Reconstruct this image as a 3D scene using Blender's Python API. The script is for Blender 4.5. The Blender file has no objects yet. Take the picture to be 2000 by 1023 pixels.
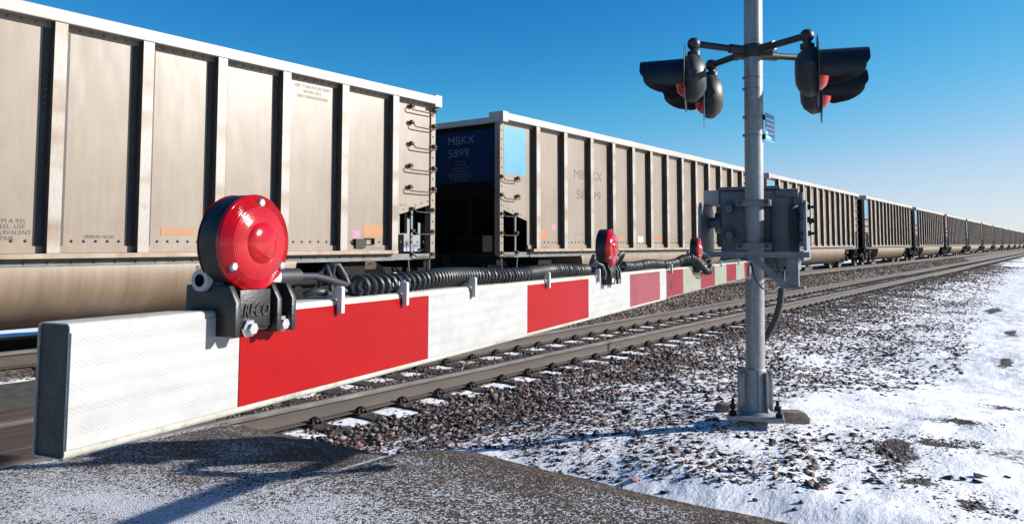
import bpy, bmesh, math, random
import numpy as np
from mathutils import Vector, Matrix

random.seed(7)
rng = np.random.default_rng(11)
scene = bpy.context.scene
COL = scene.collection
R = math.radians

# ------------------------------------------------------------------ camera
CAM_H = 1.588
YAW, PITCH, FOC, CY = 0.6374, 0.0643, 1477.1, 380.9
cd = bpy.data.cameras.new('camera')
cam = bpy.data.objects.new('camera', cd)
COL.objects.link(cam)
cam.location = (0, 0, CAM_H)
cam.rotation_euler = (math.pi / 2 + PITCH, 0, YAW)
cd.sensor_width = 36.0
cd.lens = FOC / 2000 * 36.0
cd.shift_y = -(511.5 - CY) / 2000.0
cd.clip_start = 0.05
cd.clip_end = 9000
scene.camera = cam

# ------------------------------------------------------------------ sky, sun, exposure
SUN_EL = R(22.5)
SUN_AZ = R(40.0)                       # from +X towards +Y
SDIR = Vector((math.cos(SUN_EL) * math.cos(SUN_AZ), math.cos(SUN_EL) * math.sin(SUN_AZ), math.sin(SUN_EL)))
w = bpy.data.worlds.new('World')
scene.world = w
w.use_nodes = True
nt = w.node_tree
nt.nodes.clear()
sky = nt.nodes.new('ShaderNodeTexSky')
sky.sky_type = 'NISHITA'
sky.sun_disc = False
sky.sun_elevation = SUN_EL
sky.sun_rotation = math.atan2(SDIR.x, SDIR.y)
sky.altitude = 1000
sky.air_density = 1.0
sky.dust_density = 0.3
sky.ozone_density = 2.2
SKY_K = 0.105
pre = nt.nodes.new('ShaderNodeVectorMath')
pre.operation = 'SCALE'
pre.inputs['Scale'].default_value = SKY_K
cur = nt.nodes.new('ShaderNodeRGBCurve')
GRADE = {0: [(0, 0), (0.14, 0.022), (0.22, 0.085), (0.33, 0.26), (0.456, 0.47), (1, 0.85)],
         1: [(0, 0), (0.24, 0.225), (0.366, 0.41), (0.65, 0.67), (1, 0.88)],
         2: [(0, 0), (0.40, 0.565), (0.58, 0.76), (0.745, 0.86), (1, 0.95)]}
for ch, pts_ in GRADE.items():
    cv = cur.mapping.curves[ch]
    cv.points[0].location = pts_[0]
    cv.points[1].location = pts_[-1]
    for p_ in pts_[1:-1]:
        cv.points.new(*p_)
cur.mapping.update()
post = nt.nodes.new('ShaderNodeVectorMath')
post.operation = 'SCALE'
post.inputs['Scale'].default_value = 0.53 / SKY_K
bg = nt.nodes.new('ShaderNodeBackground')
bg.inputs['Strength'].default_value = SKY_K
wo = nt.nodes.new('ShaderNodeOutputWorld')
nt.links.new(sky.outputs[0], pre.inputs[0])
nt.links.new(pre.outputs[0], cur.inputs['Color'])
nt.links.new(cur.outputs[0], post.inputs[0])
nt.links.new(post.outputs[0], bg.inputs[0])
nt.links.new(bg.outputs[0], wo.inputs[0])
ld = bpy.data.lights.new('sun', 'SUN')
ld.energy = 5.0
ld.angle = R(0.53)
ld.color = (1.0, 0.955, 0.90)
sun = bpy.data.objects.new('sun', ld)
COL.objects.link(sun)
sun.rotation_euler = (-SDIR).to_track_quat('-Z', 'Y').to_euler()
scene.view_settings.view_transform = 'Standard'
scene.view_settings.look = 'None'
scene.view_settings.exposure = 0.95
scene.view_settings.gamma = 1.0
scene.view_settings.use_curve_mapping = False
scene.cycles.max_bounces = 6


# ------------------------------------------------------------------ materials
class NT:
    def __init__(s, name):
        s.m = bpy.data.materials.new(name)
        s.m.use_nodes = True
        s.t = s.m.node_tree
        s.b = s.t.nodes['Principled BSDF']
        s.co = None

    def n(s, typ, **kw):
        nd = s.t.nodes.new(typ)
        for k, v in kw.items():
            if k in nd.inputs.keys():
                nd.inputs[k].default_value = v
            else:
                setattr(nd, k, v)
        return nd

    def l(s, a, b):
        s.t.links.new(a, b)

    def coords(s, scale=(1, 1, 1)):
        tc = s.n('ShaderNodeTexCoord')
        mp = s.n('ShaderNodeMapping')
        mp.inputs['Scale'].default_value = scale
        s.l(tc.outputs['Object'], mp.inputs['Vector'])
        return mp.outputs[0]

    def noise(s, vec, scale, detail=4, rough=0.55):
        n = s.n('ShaderNodeTexNoise')
        n.inputs['Scale'].default_value = scale
        n.inputs['Detail'].default_value = detail
        n.inputs['Roughness'].default_value = rough
        s.l(vec, n.inputs['Vector'])
        return n.outputs[0]

    def ramp(s, fac, stops):
        r = s.n('ShaderNodeValToRGB')
        e = r.color_ramp.elements
        while len(e) < len(stops):
            e.new(0.5)
        for el, (p, c) in zip(e, stops):
            el.position = p
            el.color = (*c, 1) if len(c) == 3 else c
        s.l(fac, r.inputs[0])
        return r.outputs[0]

    def mix(s, fac, a, b, blend='MIX'):
        m = s.n('ShaderNodeMix')
        m.data_type = 'RGBA'
        m.blend_type = blend
        for sock, v in ((m.inputs[0], fac), (m.inputs[6], a), (m.inputs[7], b)):
            if hasattr(v, 'links'):
                s.l(v, sock)
            elif isinstance(v, (int, float)):
                sock.default_value = v
            else:
                sock.default_value = (*v, 1)
        return m.outputs[2]

    def math(s, op, a, b=0.0, c=None):
        m = s.n('ShaderNodeMath')
        m.operation = op
        for i, v in enumerate((a, b, c)):
            if v is None:
                continue
            if hasattr(v, 'links'):
                s.l(v, m.inputs[i])
            else:
                m.inputs[i].default_value = v
        return m.outputs[0]

    def bump(s, h, strength=0.3, dist=0.01, prev=None):
        b = s.n('ShaderNodeBump')
        b.inputs['Strength'].default_value = strength
        b.inputs['Distance'].default_value = dist
        s.l(h, b.inputs['Height'])
        if prev is not None:
            s.l(prev, b.inputs['Normal'])
        s.l(b.outputs[0], s.b.inputs['Normal'])
        return b.outputs[0]

    def set(s, **kw):
        for k, v in kw.items():
            k = k.replace('_', ' ')
            if hasattr(v, 'links'):
                s.l(v, s.b.inputs[k])
            else:
                s.b.inputs[k].default_value = (*v, 1) if isinstance(v, tuple) and len(v) == 3 and s.b.inputs[k].type == 'RGBA' else v
        return s


def simple(name, col, rough=0.5, metal=0.0, var=0.0, vscale=6.0, col2=None, bump=0.0, bscale=60.0, coat=0.0, stretch=(1, 1, 1)):
    m = NT(name)
    v = m.coords(stretch)
    c = col
    if var > 0 or col2 is not None:
        nz = m.noise(v, vscale, 5, 0.6)
        c2 = col2 if col2 is not None else tuple(x * (1 - var) for x in col)
        c = m.ramp(nz, [(0.36, c2), (0.64, col)])
    m.set(Base_Color=c, Roughness=rough, Metallic=metal, Coat_Weight=coat)
    if bump > 0:
        m.bump(m.noise(v, bscale, 4), bump, 0.004)
    return m.m


M = {}
# painted, dusty gondola side
m = NT('tan_paint')
v = m.coords()
vs = m.coords((3.5, 3.5, 0.25))
base = m.ramp(m.noise(v, 1.1, 6, 0.6), [(0.3, (0.196, 0.156, 0.117)), (0.5, (0.224, 0.181, 0.138)), (0.72, (0.248, 0.203, 0.158))])
streak = m.ramp(m.noise(vs, 3.0, 5, 0.65), [(0.42, (0.66, 0.60, 0.55)), (0.60, (1, 1, 1))])
c = m.mix(0.22, base, streak, 'MULTIPLY')
speck = m.ramp(m.noise(v, 45, 2, 0.5), [(0.70, (1, 1, 1)), (0.76, (0.45, 0.35, 0.28))])
c = m.mix(0.35, c, speck, 'MULTIPLY')
m.set(Base_Color=c, Roughness=0.34, Metallic=0.0)
m.bump(m.noise(m.coords((1, 1.3, 0.45)), 1.9, 2), 0.13, 0.06)
M['tan'] = m.m
# posts: worn whitish steel with rust-brown stretches
m = NT('worn_post')
geo_ = m.n('ShaderNodeObjectInfo')
tc_ = m.n('ShaderNodeTexCoord')
off_ = m.n('ShaderNodeVectorMath')
off_.operation = 'ADD'
sc_ = m.n('ShaderNodeVectorMath')
sc_.operation = 'MULTIPLY'
sc_.inputs[1].default_value = (0.0, 0.0, 40.0)
cmb = m.n('ShaderNodeCombineXYZ')
m.l(geo_.outputs['Random'], cmb.inputs[2])
m.l(cmb.outputs[0], sc_.inputs[0])
m.l(tc_.outputs['Object'], off_.inputs[0])
m.l(sc_.outputs[0], off_.inputs[1])
mp_ = m.n('ShaderNodeMapping')
mp_.inputs['Scale'].default_value = (0.3, 0.3, 1.0)
m.l(off_.outputs[0], mp_.inputs['Vector'])
v = mp_.outputs[0]
a = m.ramp(m.noise(v, 2.2, 2, 0.4), [(0.36, (0.20, 0.142, 0.098)), (0.41, (0.235, 0.185, 0.138)), (0.47, (0.275, 0.235, 0.192)), (0.52, (0.32, 0.292, 0.262))])
fine = m.ramp(m.noise(m.coords((22, 22, 2.5)), 3.0, 5, 0.65), [(0.36, (0.74, 0.62, 0.52)), (0.56, (1, 1, 1))])
m.set(Base_Color=m.mix(0.55, a, fine, 'MULTIPLY'), Roughness=0.42)
M['post'] = m.m
m = NT('chord_paint')
v = m.coords((3, 0.6, 3))
a = m.ramp(m.noise(v, 1.5, 6, 0.65), [(0.35, (0.294, 0.2646, 0.231)), (0.65, (0.3864, 0.3612, 0.3276))])
m.set(Base_Color=a, Roughness=0.4)
M['chord'] = m.m
M['post_side'] = simple('shade_dark_post_flange', (0.060, 0.052, 0.046), 0.6, 0, 0.4, 4, None, 0, 60, 0, (4, 4, 0.6))  # post sides and flanges painted dark to widen the shadow strips
M['sill'] = simple('rusty_sill_paint', (0.2952, 0.2296, 0.164), 0.5, 0, 0, 5, (0.2214, 0.1394, 0.082))
m = NT('tub_paint')
v = m.coords()
vs = m.coords((1, 6, 0.4))
a = m.ramp(m.noise(vs, 1.5, 6, 0.6), [(0.3, (0.1722, 0.123, 0.082)), (0.7, (0.2378, 0.1804, 0.1271))])
b = m.ramp(m.noise(v, 1.2, 5, 0.6), [(0.3, (0.7, 0.66, 0.62)), (0.6, (1, 1, 1))])
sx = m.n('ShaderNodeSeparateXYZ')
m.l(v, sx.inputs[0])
low_tone = m.ramp(m.math('ADD', m.math('MULTIPLY', sx.outputs[2], 1.1), m.math('MULTIPLY', m.noise(v, 2.5), 0.25)), [(0.45, (0.42, 0.34, 0.28)), (1.0, (1, 1, 1))])  # tub colour gets darker towards the bottom
m.set(Base_Color=m.mix(1.0, m.mix(0.6, a, b, 'MULTIPLY'), low_tone, 'MULTIPLY'), Roughness=0.42)
M['tub'] = m.m
M['dark_steel'] = simple('dark_underframe_steel', (0.018, 0.015, 0.013), 0.8, 0, 0.5, 5)
M['frame_grey'] = simple('grey_frame_steel', (0.13, 0.13, 0.125), 0.5, 0.2, 0.4, 6)
M['rust_dark'] = simple('rusty_black_iron', (0.035, 0.025, 0.02), 0.75, 0, 0.4, 12)
M['handhold'] = simple('handhold_steel', (0.10, 0.08, 0.06), 0.55, 0.3, 0.4, 20)
M['bolt_dark'] = simple('bolt_steel', (0.12, 0.10, 0.085), 0.5, 0.4)
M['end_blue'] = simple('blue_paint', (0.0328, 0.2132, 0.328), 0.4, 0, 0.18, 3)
M['end_blue_dark'] = simple('shade_dark_blue_paint', (0.004, 0.022, 0.066), 0.8, 0, 0.2, 3)  # panel blue darkened in colour for the shaded car end
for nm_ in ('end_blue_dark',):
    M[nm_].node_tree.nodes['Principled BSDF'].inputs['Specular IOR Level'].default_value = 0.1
M['end_red'] = simple('red_paint', (0.36, 0.05, 0.06), 0.45, 0, 0.2, 3)
M['end_steel'] = simple('shade_dark_end_sheet', (0.011, 0.008, 0.007), 0.9, 0, 0.5, 3)  # near-black colour carries the shade of the car ends
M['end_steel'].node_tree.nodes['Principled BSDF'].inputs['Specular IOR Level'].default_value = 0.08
M['dark_steel'].node_tree.nodes['Principled BSDF'].inputs['Specular IOR Level'].default_value = 0.15
M['ink'] = simple('lettering_ink', (0.055, 0.05, 0.05), 0.6)
M['ink_soft'] = simple('faded_lettering_ink', (0.17, 0.145, 0.12), 0.6)
M['ink_white'] = simple('white_lettering', (0.13, 0.13, 0.13), 0.7)
M['orange'] = simple('faded_orange_reflector', (0.3116, 0.1312, 0.0451), 0.45, 0, 0.12, 8)
M['pink'] = simple('pink_sticker', (0.4756, 0.1312, 0.2542), 0.5, 0, 0.1, 20)
M['white_sticker'] = simple('white_sticker', (0.62, 0.60, 0.57), 0.5)
M['wheel'] = simple('wheel_steel', (0.09, 0.06, 0.045), 0.55, 0.4, 0.5, 10)
M['rail_side'] = simple('weathered_rail_steel', (0.052, 0.039, 0.032), 0.8, 0.0, 0, 2.2, (0.034, 0.025, 0.020), 0.15, 40, 0, (1, 0.5, 3))
M['rail_top'] = simple('worn_rail_head', (0.34, 0.315, 0.29), 0.32, 0.7, 0, 8, (0.22, 0.20, 0.18), 0, 40, 0, (6, 0.3, 1))
M['tie'] = None
m = NT('weathered_tie_wood')
vs = m.coords((2, 25, 25))
a = m.ramp(m.noise(vs, 1.5, 6, 0.7), [(0.35, (0.010, 0.007, 0.005)), (0.58, (0.034, 0.024, 0.018)), (0.82, (0.10, 0.08, 0.064))])
m.set(Base_Color=a, Roughness=0.85)
m.bump(m.noise(vs, 2.5, 5), 0.7, 0.01)
M['tie'] = m.m
m = NT('crossing_timber')
vs = m.coords((38, 1.6, 38))
a = m.ramp(m.noise(vs, 1.0, 7, 0.75), [(0.34, (0.006, 0.004, 0.003)), (0.50, (0.042, 0.027, 0.019)), (0.62, (0.085, 0.058, 0.043)), (0.8, (0.19, 0.155, 0.125))])
m.set(Base_Color=a, Roughness=0.8)
m.bump(m.noise(vs, 2.0, 6), 0.8, 0.012)
M['timber'] = m.m
M['rubber_grey'] = simple('grey_crossing_rubber', (0.050, 0.047, 0.040), 0.8, 0, 0.4, 9, None, 0.3, 60)
M['clip'] = simple('rail_clip_iron', (0.045, 0.03, 0.022), 0.6, 0.3, 0.4, 30)
# gate
m = NT('fibreglass_tube')
v = m.coords()
a = m.ramp(m.noise(v, 14, 5, 0.65), [(0.34, (0.272, 0.264, 0.216)), (0.55, (0.376, 0.368, 0.32))])
b = m.ramp(m.noise(v, 110, 3, 0.6), [(0.34, (0.55, 0.53, 0.48)), (0.46, (1, 1, 1))])
m.set(Base_Color=m.mix(0.55, a, b, 'MULTIPLY'), Roughness=0.6)
m.bump(m.noise(v, 160, 3), 0.35, 0.002)
M['tube'] = m.m


def sheeting(name, ca, cb, dull=0.0):
    """prismatic reflective sheeting: small diamond cells, faint horizontal seal bands"""
    m = NT(name)
    tc = m.n('ShaderNodeTexCoord')
    sep = m.n('ShaderNodeSeparateXYZ')
    m.l(tc.outputs['Object'], sep.inputs[0])
    y, z = sep.outputs[1], sep.outputs[2]
    d1 = m.math('FRACT', m.math('MULTIPLY', m.math('ADD', y, m.math('MULTIPLY', z, 1.7)), 150.0))
    d2 = m.math('FRACT', m.math('MULTIPLY', m.math('SUBTRACT', y, m.math('MULTIPLY', z, 1.7)), 150.0))
    e = m.math('MINIMUM', m.math('ABSOLUTE', m.math('SUBTRACT', d1, 0.5)), m.math('ABSOLUTE', m.math('SUBTRACT', d2, 0.5)))
    line = m.math('LESS_THAN', e, 0.07)
    band = m.math('GREATER_THAN', m.math('SINE', m.math('MULTIPLY', z, 330.0)), 0.35)
    fac = m.math('MULTIPLY', line, m.math('ADD', m.math('MULTIPLY', band, 0.55), 0.18))
    v = m.coords()
    c0 = m.mix(m.math('MULTIPLY', band, 0.35), ca, tuple(0.87 * a_ + 0.13 * b_ for a_, b_ in zip(ca, cb)))
    c = m.mix(fac, c0, cb)
    blot = m.ramp(m.noise(m.coords((1, 2.5, 5)), 5, 7, 0.68), [(0.34, (0.80, 0.79, 0.78)), (0.52, (1, 1, 1)), (0.72, (1, 1, 1))])
    c = m.mix(0.6 + dull, c, blot, 'MULTIPLY')
    dust = m.ramp(m.noise(m.coords((1, 18, 70)), 2.2, 5, 0.75), [(0.30, (0.84, 0.82, 0.80)), (0.40, (1, 1, 1))])
    c = m.mix(0.7, c, dust, 'MULTIPLY')
    if dull > 0:
        scratch = m.ramp(m.noise(m.coords((1, 12, 60)), 3, 4, 0.7), [(0.6, (1, 1, 1)), (0.7, (1.25, 1.25, 1.25))])
        c = m.mix(dull, c, scratch, 'MULTIPLY')
    m.set(Base_Color=c, Roughness=0.42, Coat_Weight=0.0, Specular_IOR_Level=0.12)
    m.bump(m.math('ADD', m.math('MULTIPLY', fac, 0.5), m.noise(v, 30, 2)), 0.06, 0.002)
    return m.m


M['sheet_white'] = sheeting('white_reflective_sheeting', (0.35, 0.3465, 0.336), (0.252, 0.252, 0.245))
M['sheet_red'] = sheeting('red_reflective_sheeting', (0.25, 0.0012, 0.002), (0.2064, 0.00172, 0.00258))
M['sheet_faded'] = sheeting('frosted_red_sheeting', (0.216, 0.048, 0.0576), (0.144, 0.0256, 0.0336), 0.4)
M['sheet_old_white'] = sheeting('yellowed_white_sheeting', (0.224, 0.232, 0.184), (0.184, 0.192, 0.152), 0.4)
M['sheet_old_red'] = sheeting('dull_red_sheeting', (0.176, 0.0096, 0.0144), (0.12, 0.0064, 0.0096), 0.4)
M['lamp_black'] = simple('black_lamp_casting', (0.009, 0.009, 0.010), 0.45, 0, 0.3, 30, None, 0.14, 260)
M['plug_grey'] = simple('grey_plug_plastic', (0.42, 0.42, 0.42), 0.5, 0, 0.2, 40)
M['hole_black'] = simple('dark_recess', (0.006, 0.006, 0.007), 0.8)
M['zinc'] = simple('zinc_bolt', (0.55, 0.55, 0.55), 0.3, 0.85, 0.2, 60)
M['clip_white'] = simple('white_cable_clip', (0.448, 0.44, 0.428), 0.5, 0, 0.15, 30)
M['cable'] = simple('black_coiled_rubber', (0.022, 0.024, 0.026), 0.5, 0, 0.2, 40)
m = NT('red_lamp_lens')
v = m.coords()
lc = m.ramp(m.noise(v, 55, 3, 0.5), [(0.35, (0.27, 0.0006, 0.003)), (0.7, (0.37, 0.0014, 0.006))])
m.set(Base_Color=lc, Roughness=0.13, Specular_IOR_Level=0.5, Coat_Weight=0.25, Coat_Roughness=0.03)
m.bump(m.noise(v, 300, 3, 0.6), 0.05, 0.002)
M['lens'] = m.m
M['end_cap'] = simple('dark_tube_end', (0.036, 0.040, 0.038), 0.65, 0, 0.5, 40, None, 0.5, 130)
# mast
m = NT('aluminium_mast')
vs = m.coords((9, 9, 0.8))
v = m.coords()
a = m.ramp(m.noise(vs, 1.6, 6, 0.65), [(0.3, (0.168, 0.1722, 0.1764)), (0.55, (0.2604, 0.2646, 0.2688)), (0.75, (0.3192, 0.3192, 0.3192))])
b = m.ramp(m.noise(m.coords((12, 12, 1.2)), 2.4, 4, 0.6), [(0.60, (1, 1, 1)), (0.72, (0.72, 0.58, 0.46))])
sp = m.ramp(m.noise(v, 26, 5, 0.7), [(0.40, (0.72, 0.73, 0.75)), (0.55, (1, 1, 1))])
m.set(Base_Color=m.mix(0.6, m.mix(0.6, a, b, 'MULTIPLY'), sp, 'MULTIPLY'), Roughness=0.45, Metallic=0.3)
m.bump(m.noise(v, 50, 4), 0.12, 0.004)
M['mast'] = m.m
M['gate_steel'] = simple('galvanised_gate_steel', (0.1968, 0.205, 0.2173), 0.45, 0.45, 0.35, 9, None, 0.15, 70)
M['mech_paint'] = simple('grey_mechanism_paint', (0.12, 0.132, 0.1424), 0.5, 0.15, 0.3, 6, None, 0.2, 90)
M['bolt_rust'] = simple('rusty_bolt', (0.10, 0.045, 0.025), 0.7, 0.2)
M['signal_grey'] = simple('grey_signal_housing', (0.030, 0.032, 0.034), 0.5, 0.15, 0.4, 14, None, 0.2, 60)
M['signal_black'] = simple('black_signal_hood', (0.010, 0.010, 0.011), 0.45, 0, 0.3, 10)
M['board'] = simple('signal_backboard', (0.09, 0.095, 0.10), 0.5, 0.3, 0.3, 8)
m = NT('red_signal_roundel')
m.set(Base_Color=(0.42, 0.004, 0.004), Roughness=0.2, Coat_Weight=0.2, Subsurface_Weight=0.3, Subsurface_Radius=(0.05, 0.003, 0.003), Subsurface_Scale=0.5)
M['roundel'] = m.m
M['sign_blue'] = simple('blue_sign_sheet', (0.06, 0.26, 0.48), 0.35)
M['sign_white'] = simple('white_sign_print', (0.75, 0.78, 0.8), 0.4)
M['concrete'] = simple('weathered_concrete', (0.187, 0.1403, 0.102), 0.85, 0, 0, 14, (0.0935, 0.07225, 0.05525), 0.8, 40)
M['bark'] = simple('bare_bark', (0.07, 0.055, 0.045), 0.9)

# stones
m = NT('ballast_stone')
geo = m.n('ShaderNodeNewGeometry')
rc = m.ramp(geo.outputs['Random Per Island'], [(0.0, (0.012, 0.011, 0.010)), (0.42, (0.032, 0.028, 0.026)), (0.60, (0.070, 0.054, 0.047)), (0.76, (0.135, 0.072, 0.055)), (0.92, (0.22, 0.125, 0.10)), (1.0, (0.30, 0.25, 0.21))])
v = m.coords()
nz = m.ramp(m.noise(v, 55, 4, 0.65), [(0.3, (0.6, 0.6, 0.6)), (0.65, (1.1, 1.1, 1.1))])
nsep = m.n('ShaderNodeSeparateXYZ')
m.l(geo.outputs['True Normal'], nsep.inputs[0])
cap = m.math('ADD', m.math('MULTIPLY', m.math('SUBTRACT', nsep.outputs[2], 0.80), 3.0), m.math('MULTIPLY', m.math('SUBTRACT', m.noise(v, 26, 4, 0.7), 0.64), 5.5))
capc = m.n('ShaderNodeClamp')
m.l(m.math('MULTIPLY', cap, 2.5), capc.inputs[0])
m.set(Base_Color=m.mix(capc.outputs[0], m.mix(0.7, rc, nz, 'MULTIPLY'), (0.66, 0.67, 0.69)), Roughness=0.85)
m.bump(m.noise(v, 90, 4), 0.6, 0.006)
M['stone'] = m.m

# ground: snow over gravel and soil, masks carried by vertex attributes
m = NT('snowy_gravel')
v = m.coords()


def attr(mm, nm):
    a_ = mm.n('ShaderNodeAttribute')
    a_.attribute_name = nm
    return a_.outputs['Fac']


vor = m.n('ShaderNodeTexVoronoi')
vor.inputs['Scale'].default_value = 22
m.l(v, vor.inputs['Vector'])
gs = m.n('ShaderNodeSeparateColor')
m.l(vor.outputs['Color'], gs.inputs[0])
grav = m.ramp(gs.outputs[0], [(0.0, (0.016, 0.0144, 0.0136)), (0.5, (0.056, 0.0464, 0.04)), (0.8, (0.12, 0.08, 0.064)), (1.0, (0.176, 0.128, 0.104))])
soil = m.ramp(m.noise(v, 60, 4, 0.7), [(0.3, (0.008, 0.006, 0.005)), (0.55, (0.028, 0.021, 0.016)), (0.75, (0.075, 0.056, 0.044))])
snow = m.ramp(m.noise(v, 2.0, 5, 0.6), [(0.3, (0.6324, 0.6417, 0.6603)), (0.6, (0.7068, 0.7068, 0.7161))])
nz = m.noise(v, 17, 8, 0.72)
nz2 = m.noise(v, 3.1, 5, 0.6)
nn = m.math('ADD', m.math('MULTIPLY', nz, 0.75), m.math('MULTIPLY', nz2, 0.25))
sf = m.math('MULTIPLY_ADD', m.math('ADD', attr(m, 'snow'), m.math('MULTIPLY', m.math('SUBTRACT', nn, 0.5), 1.9)), 7.0, -3.0)
sfc = m.n('ShaderNodeClamp')
m.l(sf, sfc.inputs[0])
sf = sfc.outputs[0]
df = m.math('MULTIPLY_ADD', m.math('ADD', attr(m, 'soil'), m.math('MULTIPLY', m.math('SUBTRACT', nn, 0.5), 2.6)), 7.0, -3.6)
dfc = m.n('ShaderNodeClamp')
m.l(df, dfc.inputs[0])
base = m.mix(sf, grav, snow)
base = m.mix(dfc.outputs[0], base, soil)
m.set(Base_Color=base, Roughness=0.8)
gh = m.math('MULTIPLY', vor.outputs['Distance'], -1.0)
hm = m.n('ShaderNodeMix')
m.l(sf, hm.inputs[0])
m.l(gh, hm.inputs[2])
drift = m.noise(m.coords((2.2, 0.9, 1)), 4.0, 6, 0.6)
m.l(m.math('ADD', m.math('MULTIPLY', drift, 1.3), m.math('MULTIPLY', m.noise(v, 38, 4, 0.65), 0.22)), hm.inputs[3])
m.bump(hm.outputs[0], 0.5, 0.035)
M['ground'] = m.m

# asphalt with frozen snow dust
m = NT('dusty_asphalt')
v = m.coords()
vor = m.n('ShaderNodeTexVoronoi')
vor.inputs['Scale'].default_value = 105
m.l(v, vor.inputs['Vector'])
gs = m.n('ShaderNodeSeparateColor')
m.l(vor.outputs['Color'], gs.inputs[0])
ag = m.ramp(gs.outputs[0], [(0.0, (0.0102, 0.0085, 0.00765)), (0.40, (0.0357, 0.02805, 0.02295)), (0.72, (0.085, 0.0612, 0.0476)), (0.93, (0.1785, 0.1318, 0.1062)), (1.0, (0.272, 0.2295, 0.1955))])
bl = m.ramp(m.noise(v, 1.7, 5, 0.6), [(0.3, (0.7, 0.68, 0.66)), (0.65, (1.1, 1.05, 1.0))])
ag = m.mix(0.8, ag, bl, 'MULTIPLY')
n1 = m.noise(v, 75, 3, 0.7)
n2 = m.noise(m.coords((0.5, 1.6, 1)), 2.6, 6, 0.65)
vor2 = m.n('ShaderNodeTexVoronoi')
vor2.inputs['Scale'].default_value = 82
m.l(v, vor2.inputs['Vector'])
gs2 = m.n('ShaderNodeSeparateColor')
m.l(vor2.outputs['Color'], gs2.inputs[0])
nn = m.math('ADD', m.math('ADD', m.math('MULTIPLY', n1, 0.40), m.math('MULTIPLY', n2, 0.30)), m.math('MULTIPLY', gs2.outputs[1], 0.30))
sf = m.math('MULTIPLY_ADD', m.math('ADD', attr(m, 'snow'), m.math('MULTIPLY', m.math('SUBTRACT', nn, 0.5), 2.9)), 4.0, -1.5)
sfc = m.n('ShaderNodeClamp')
m.l(sf, sfc.inputs[0])
base = m.mix(m.math('MULTIPLY', sfc.outputs[0], 0.92), ag, (0.52, 0.53, 0.55))
m.set(Base_Color=base, Roughness=0.9, Specular_IOR_Level=0.25)
b1 = m.bump(vor.outputs['Distance'], 0.55, -0.008)
m.bump(n1, 0.35, 0.006, b1)
M['road'] = m.m


# ------------------------------------------------------------------ mesh helpers
class MB:
    def __init__(s):
        s.v, s.f, s.mi = [], [], []

    def add(s, vs, fs, mi=0):
        o = len(s.v)
        s.v += [tuple(p) for p in vs]
        s.f += [tuple(i + o for i in f) for f in fs]
        s.mi += [mi] * len(fs)
        return s

    def box(s, x0, x1, y0, y1, z0, z1, mi=0):
        vs = [(x, y, z) for z in (z0, z1) for y in (y0, y1) for x in (x0, x1)]
        return s.add(vs, [(0, 2, 3, 1), (4, 5, 7, 6), (0, 1, 5, 4), (2, 6, 7, 3), (0, 4, 6, 2), (1, 3, 7, 5)], mi)

    def loft(s, rings, closed=True, caps=True, mi=0):
        n = len(rings[0])
        vs = [p for r in rings for p in r]
        fs = []
        for i in range(len(rings) - 1):
            for j in range(n if closed else n - 1):
                k = (j + 1) % n
                fs.append((i * n + j, i * n + k, (i + 1) * n + k, (i + 1) * n + j))
        if caps and closed:
            fs.append(tuple(range(n))[::-1])
            fs.append(tuple((len(rings) - 1) * n + j for j in range(n)))
        return s.add(vs, fs, mi)

    def prism(s, poly, f0, f1, mi=0):
        """poly of 2D points, f0/f1 map a 2D point to 3D at either end"""
        return s.loft([[f0(*p) for p in poly], [f1(*p) for p in poly]], mi=mi)

    def tube(s, path, r, n=10, caps=True, mi=0):
        path = [Vector(p) for p in path]
        rings = []
        ref = None
        for i, p in enumerate(path):
            t = (path[min(i + 1, len(path) - 1)] - path[max(i - 1, 0)]).normalized()
            if ref is None:
                a = Vector((0, 0, 1)) if abs(t.z) < 0.9 else Vector((1, 0, 0))
                ref = t.cross(a).normalized()
            ref = (ref - t * ref.dot(t)).normalized()
            b = t.cross(ref)
            rr = r[i] if isinstance(r, (list, tuple)) else r
            rings.append([p + (ref * math.cos(q) + b * math.sin(q)) * rr for q in [2 * math.pi * k / n for k in range(n)]])
        return s.loft(rings, True, caps, mi)

    def lathe(s, prof, o, ax, n=32, mi=0, caps=False):
        """prof list of (radius, distance along ax)"""
        o, ax = Vector(o), Vector(ax).normalized()
        a = Vector((0, 0, 1)) if abs(ax.z) < 0.9 else Vector((1, 0, 0))
        e1 = ax.cross(a).normalized()
        e2 = ax.cross(e1)
        rings = [[o + ax * d + (e1 * math.cos(q) + e2 * math.sin(q)) * max(r, 1e-4) for q in [2 * math.pi * k / n for k in range(n)]] for r, d in prof]
        return s.loft(rings, True, caps, mi or getattr(s, 'lathe_mi', 0))

    def cyl(s, a, b, r, n=12, mi=0):
        return s.tube([a, b], r, n, True, mi)

    def build(s, name, mats, parent=None, smooth=30, bevel=0.0, off=None):
        me = bpy.data.meshes.new(name)
        if off is None and parent is not None:
            off = wloc(parent)
        vs = s.v
        if off is not None:
            vs = [(x - off[0], y - off[1], z - off[2]) for x, y, z in s.v]
        me.from_pydata(vs, [], s.f)
        if not isinstance(mats, (list, tuple)):
            mats = [mats]
        for mm in mats:
            me.materials.append(mm)
        if len(mats) > 1:
            me.polygons.foreach_set('material_index', s.mi)
        bm = bmesh.new()
        bm.from_mesh(me)
        bmesh.ops.recalc_face_normals(bm, faces=bm.faces)
        if bevel > 0:
            ed = [e for e in bm.edges if len(e.link_faces) == 2 and e.calc_face_angle(0) > R(35)]
            bmesh.ops.bevel(bm, geom=ed, offset=bevel, segments=2, profile=0.5, affect='EDGES', clamp_overlap=True)
        bm.to_mesh(me)
        bm.free()
        if smooth:
            me.polygons.foreach_set('use_smooth', [True] * len(me.polygons))
            me.set_sharp_from_angle(angle=R(smooth))
        o = bpy.data.objects.new(name, me)
        COL.objects.link(o)
        if parent is not None:
            o.parent = parent
        return o


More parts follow.
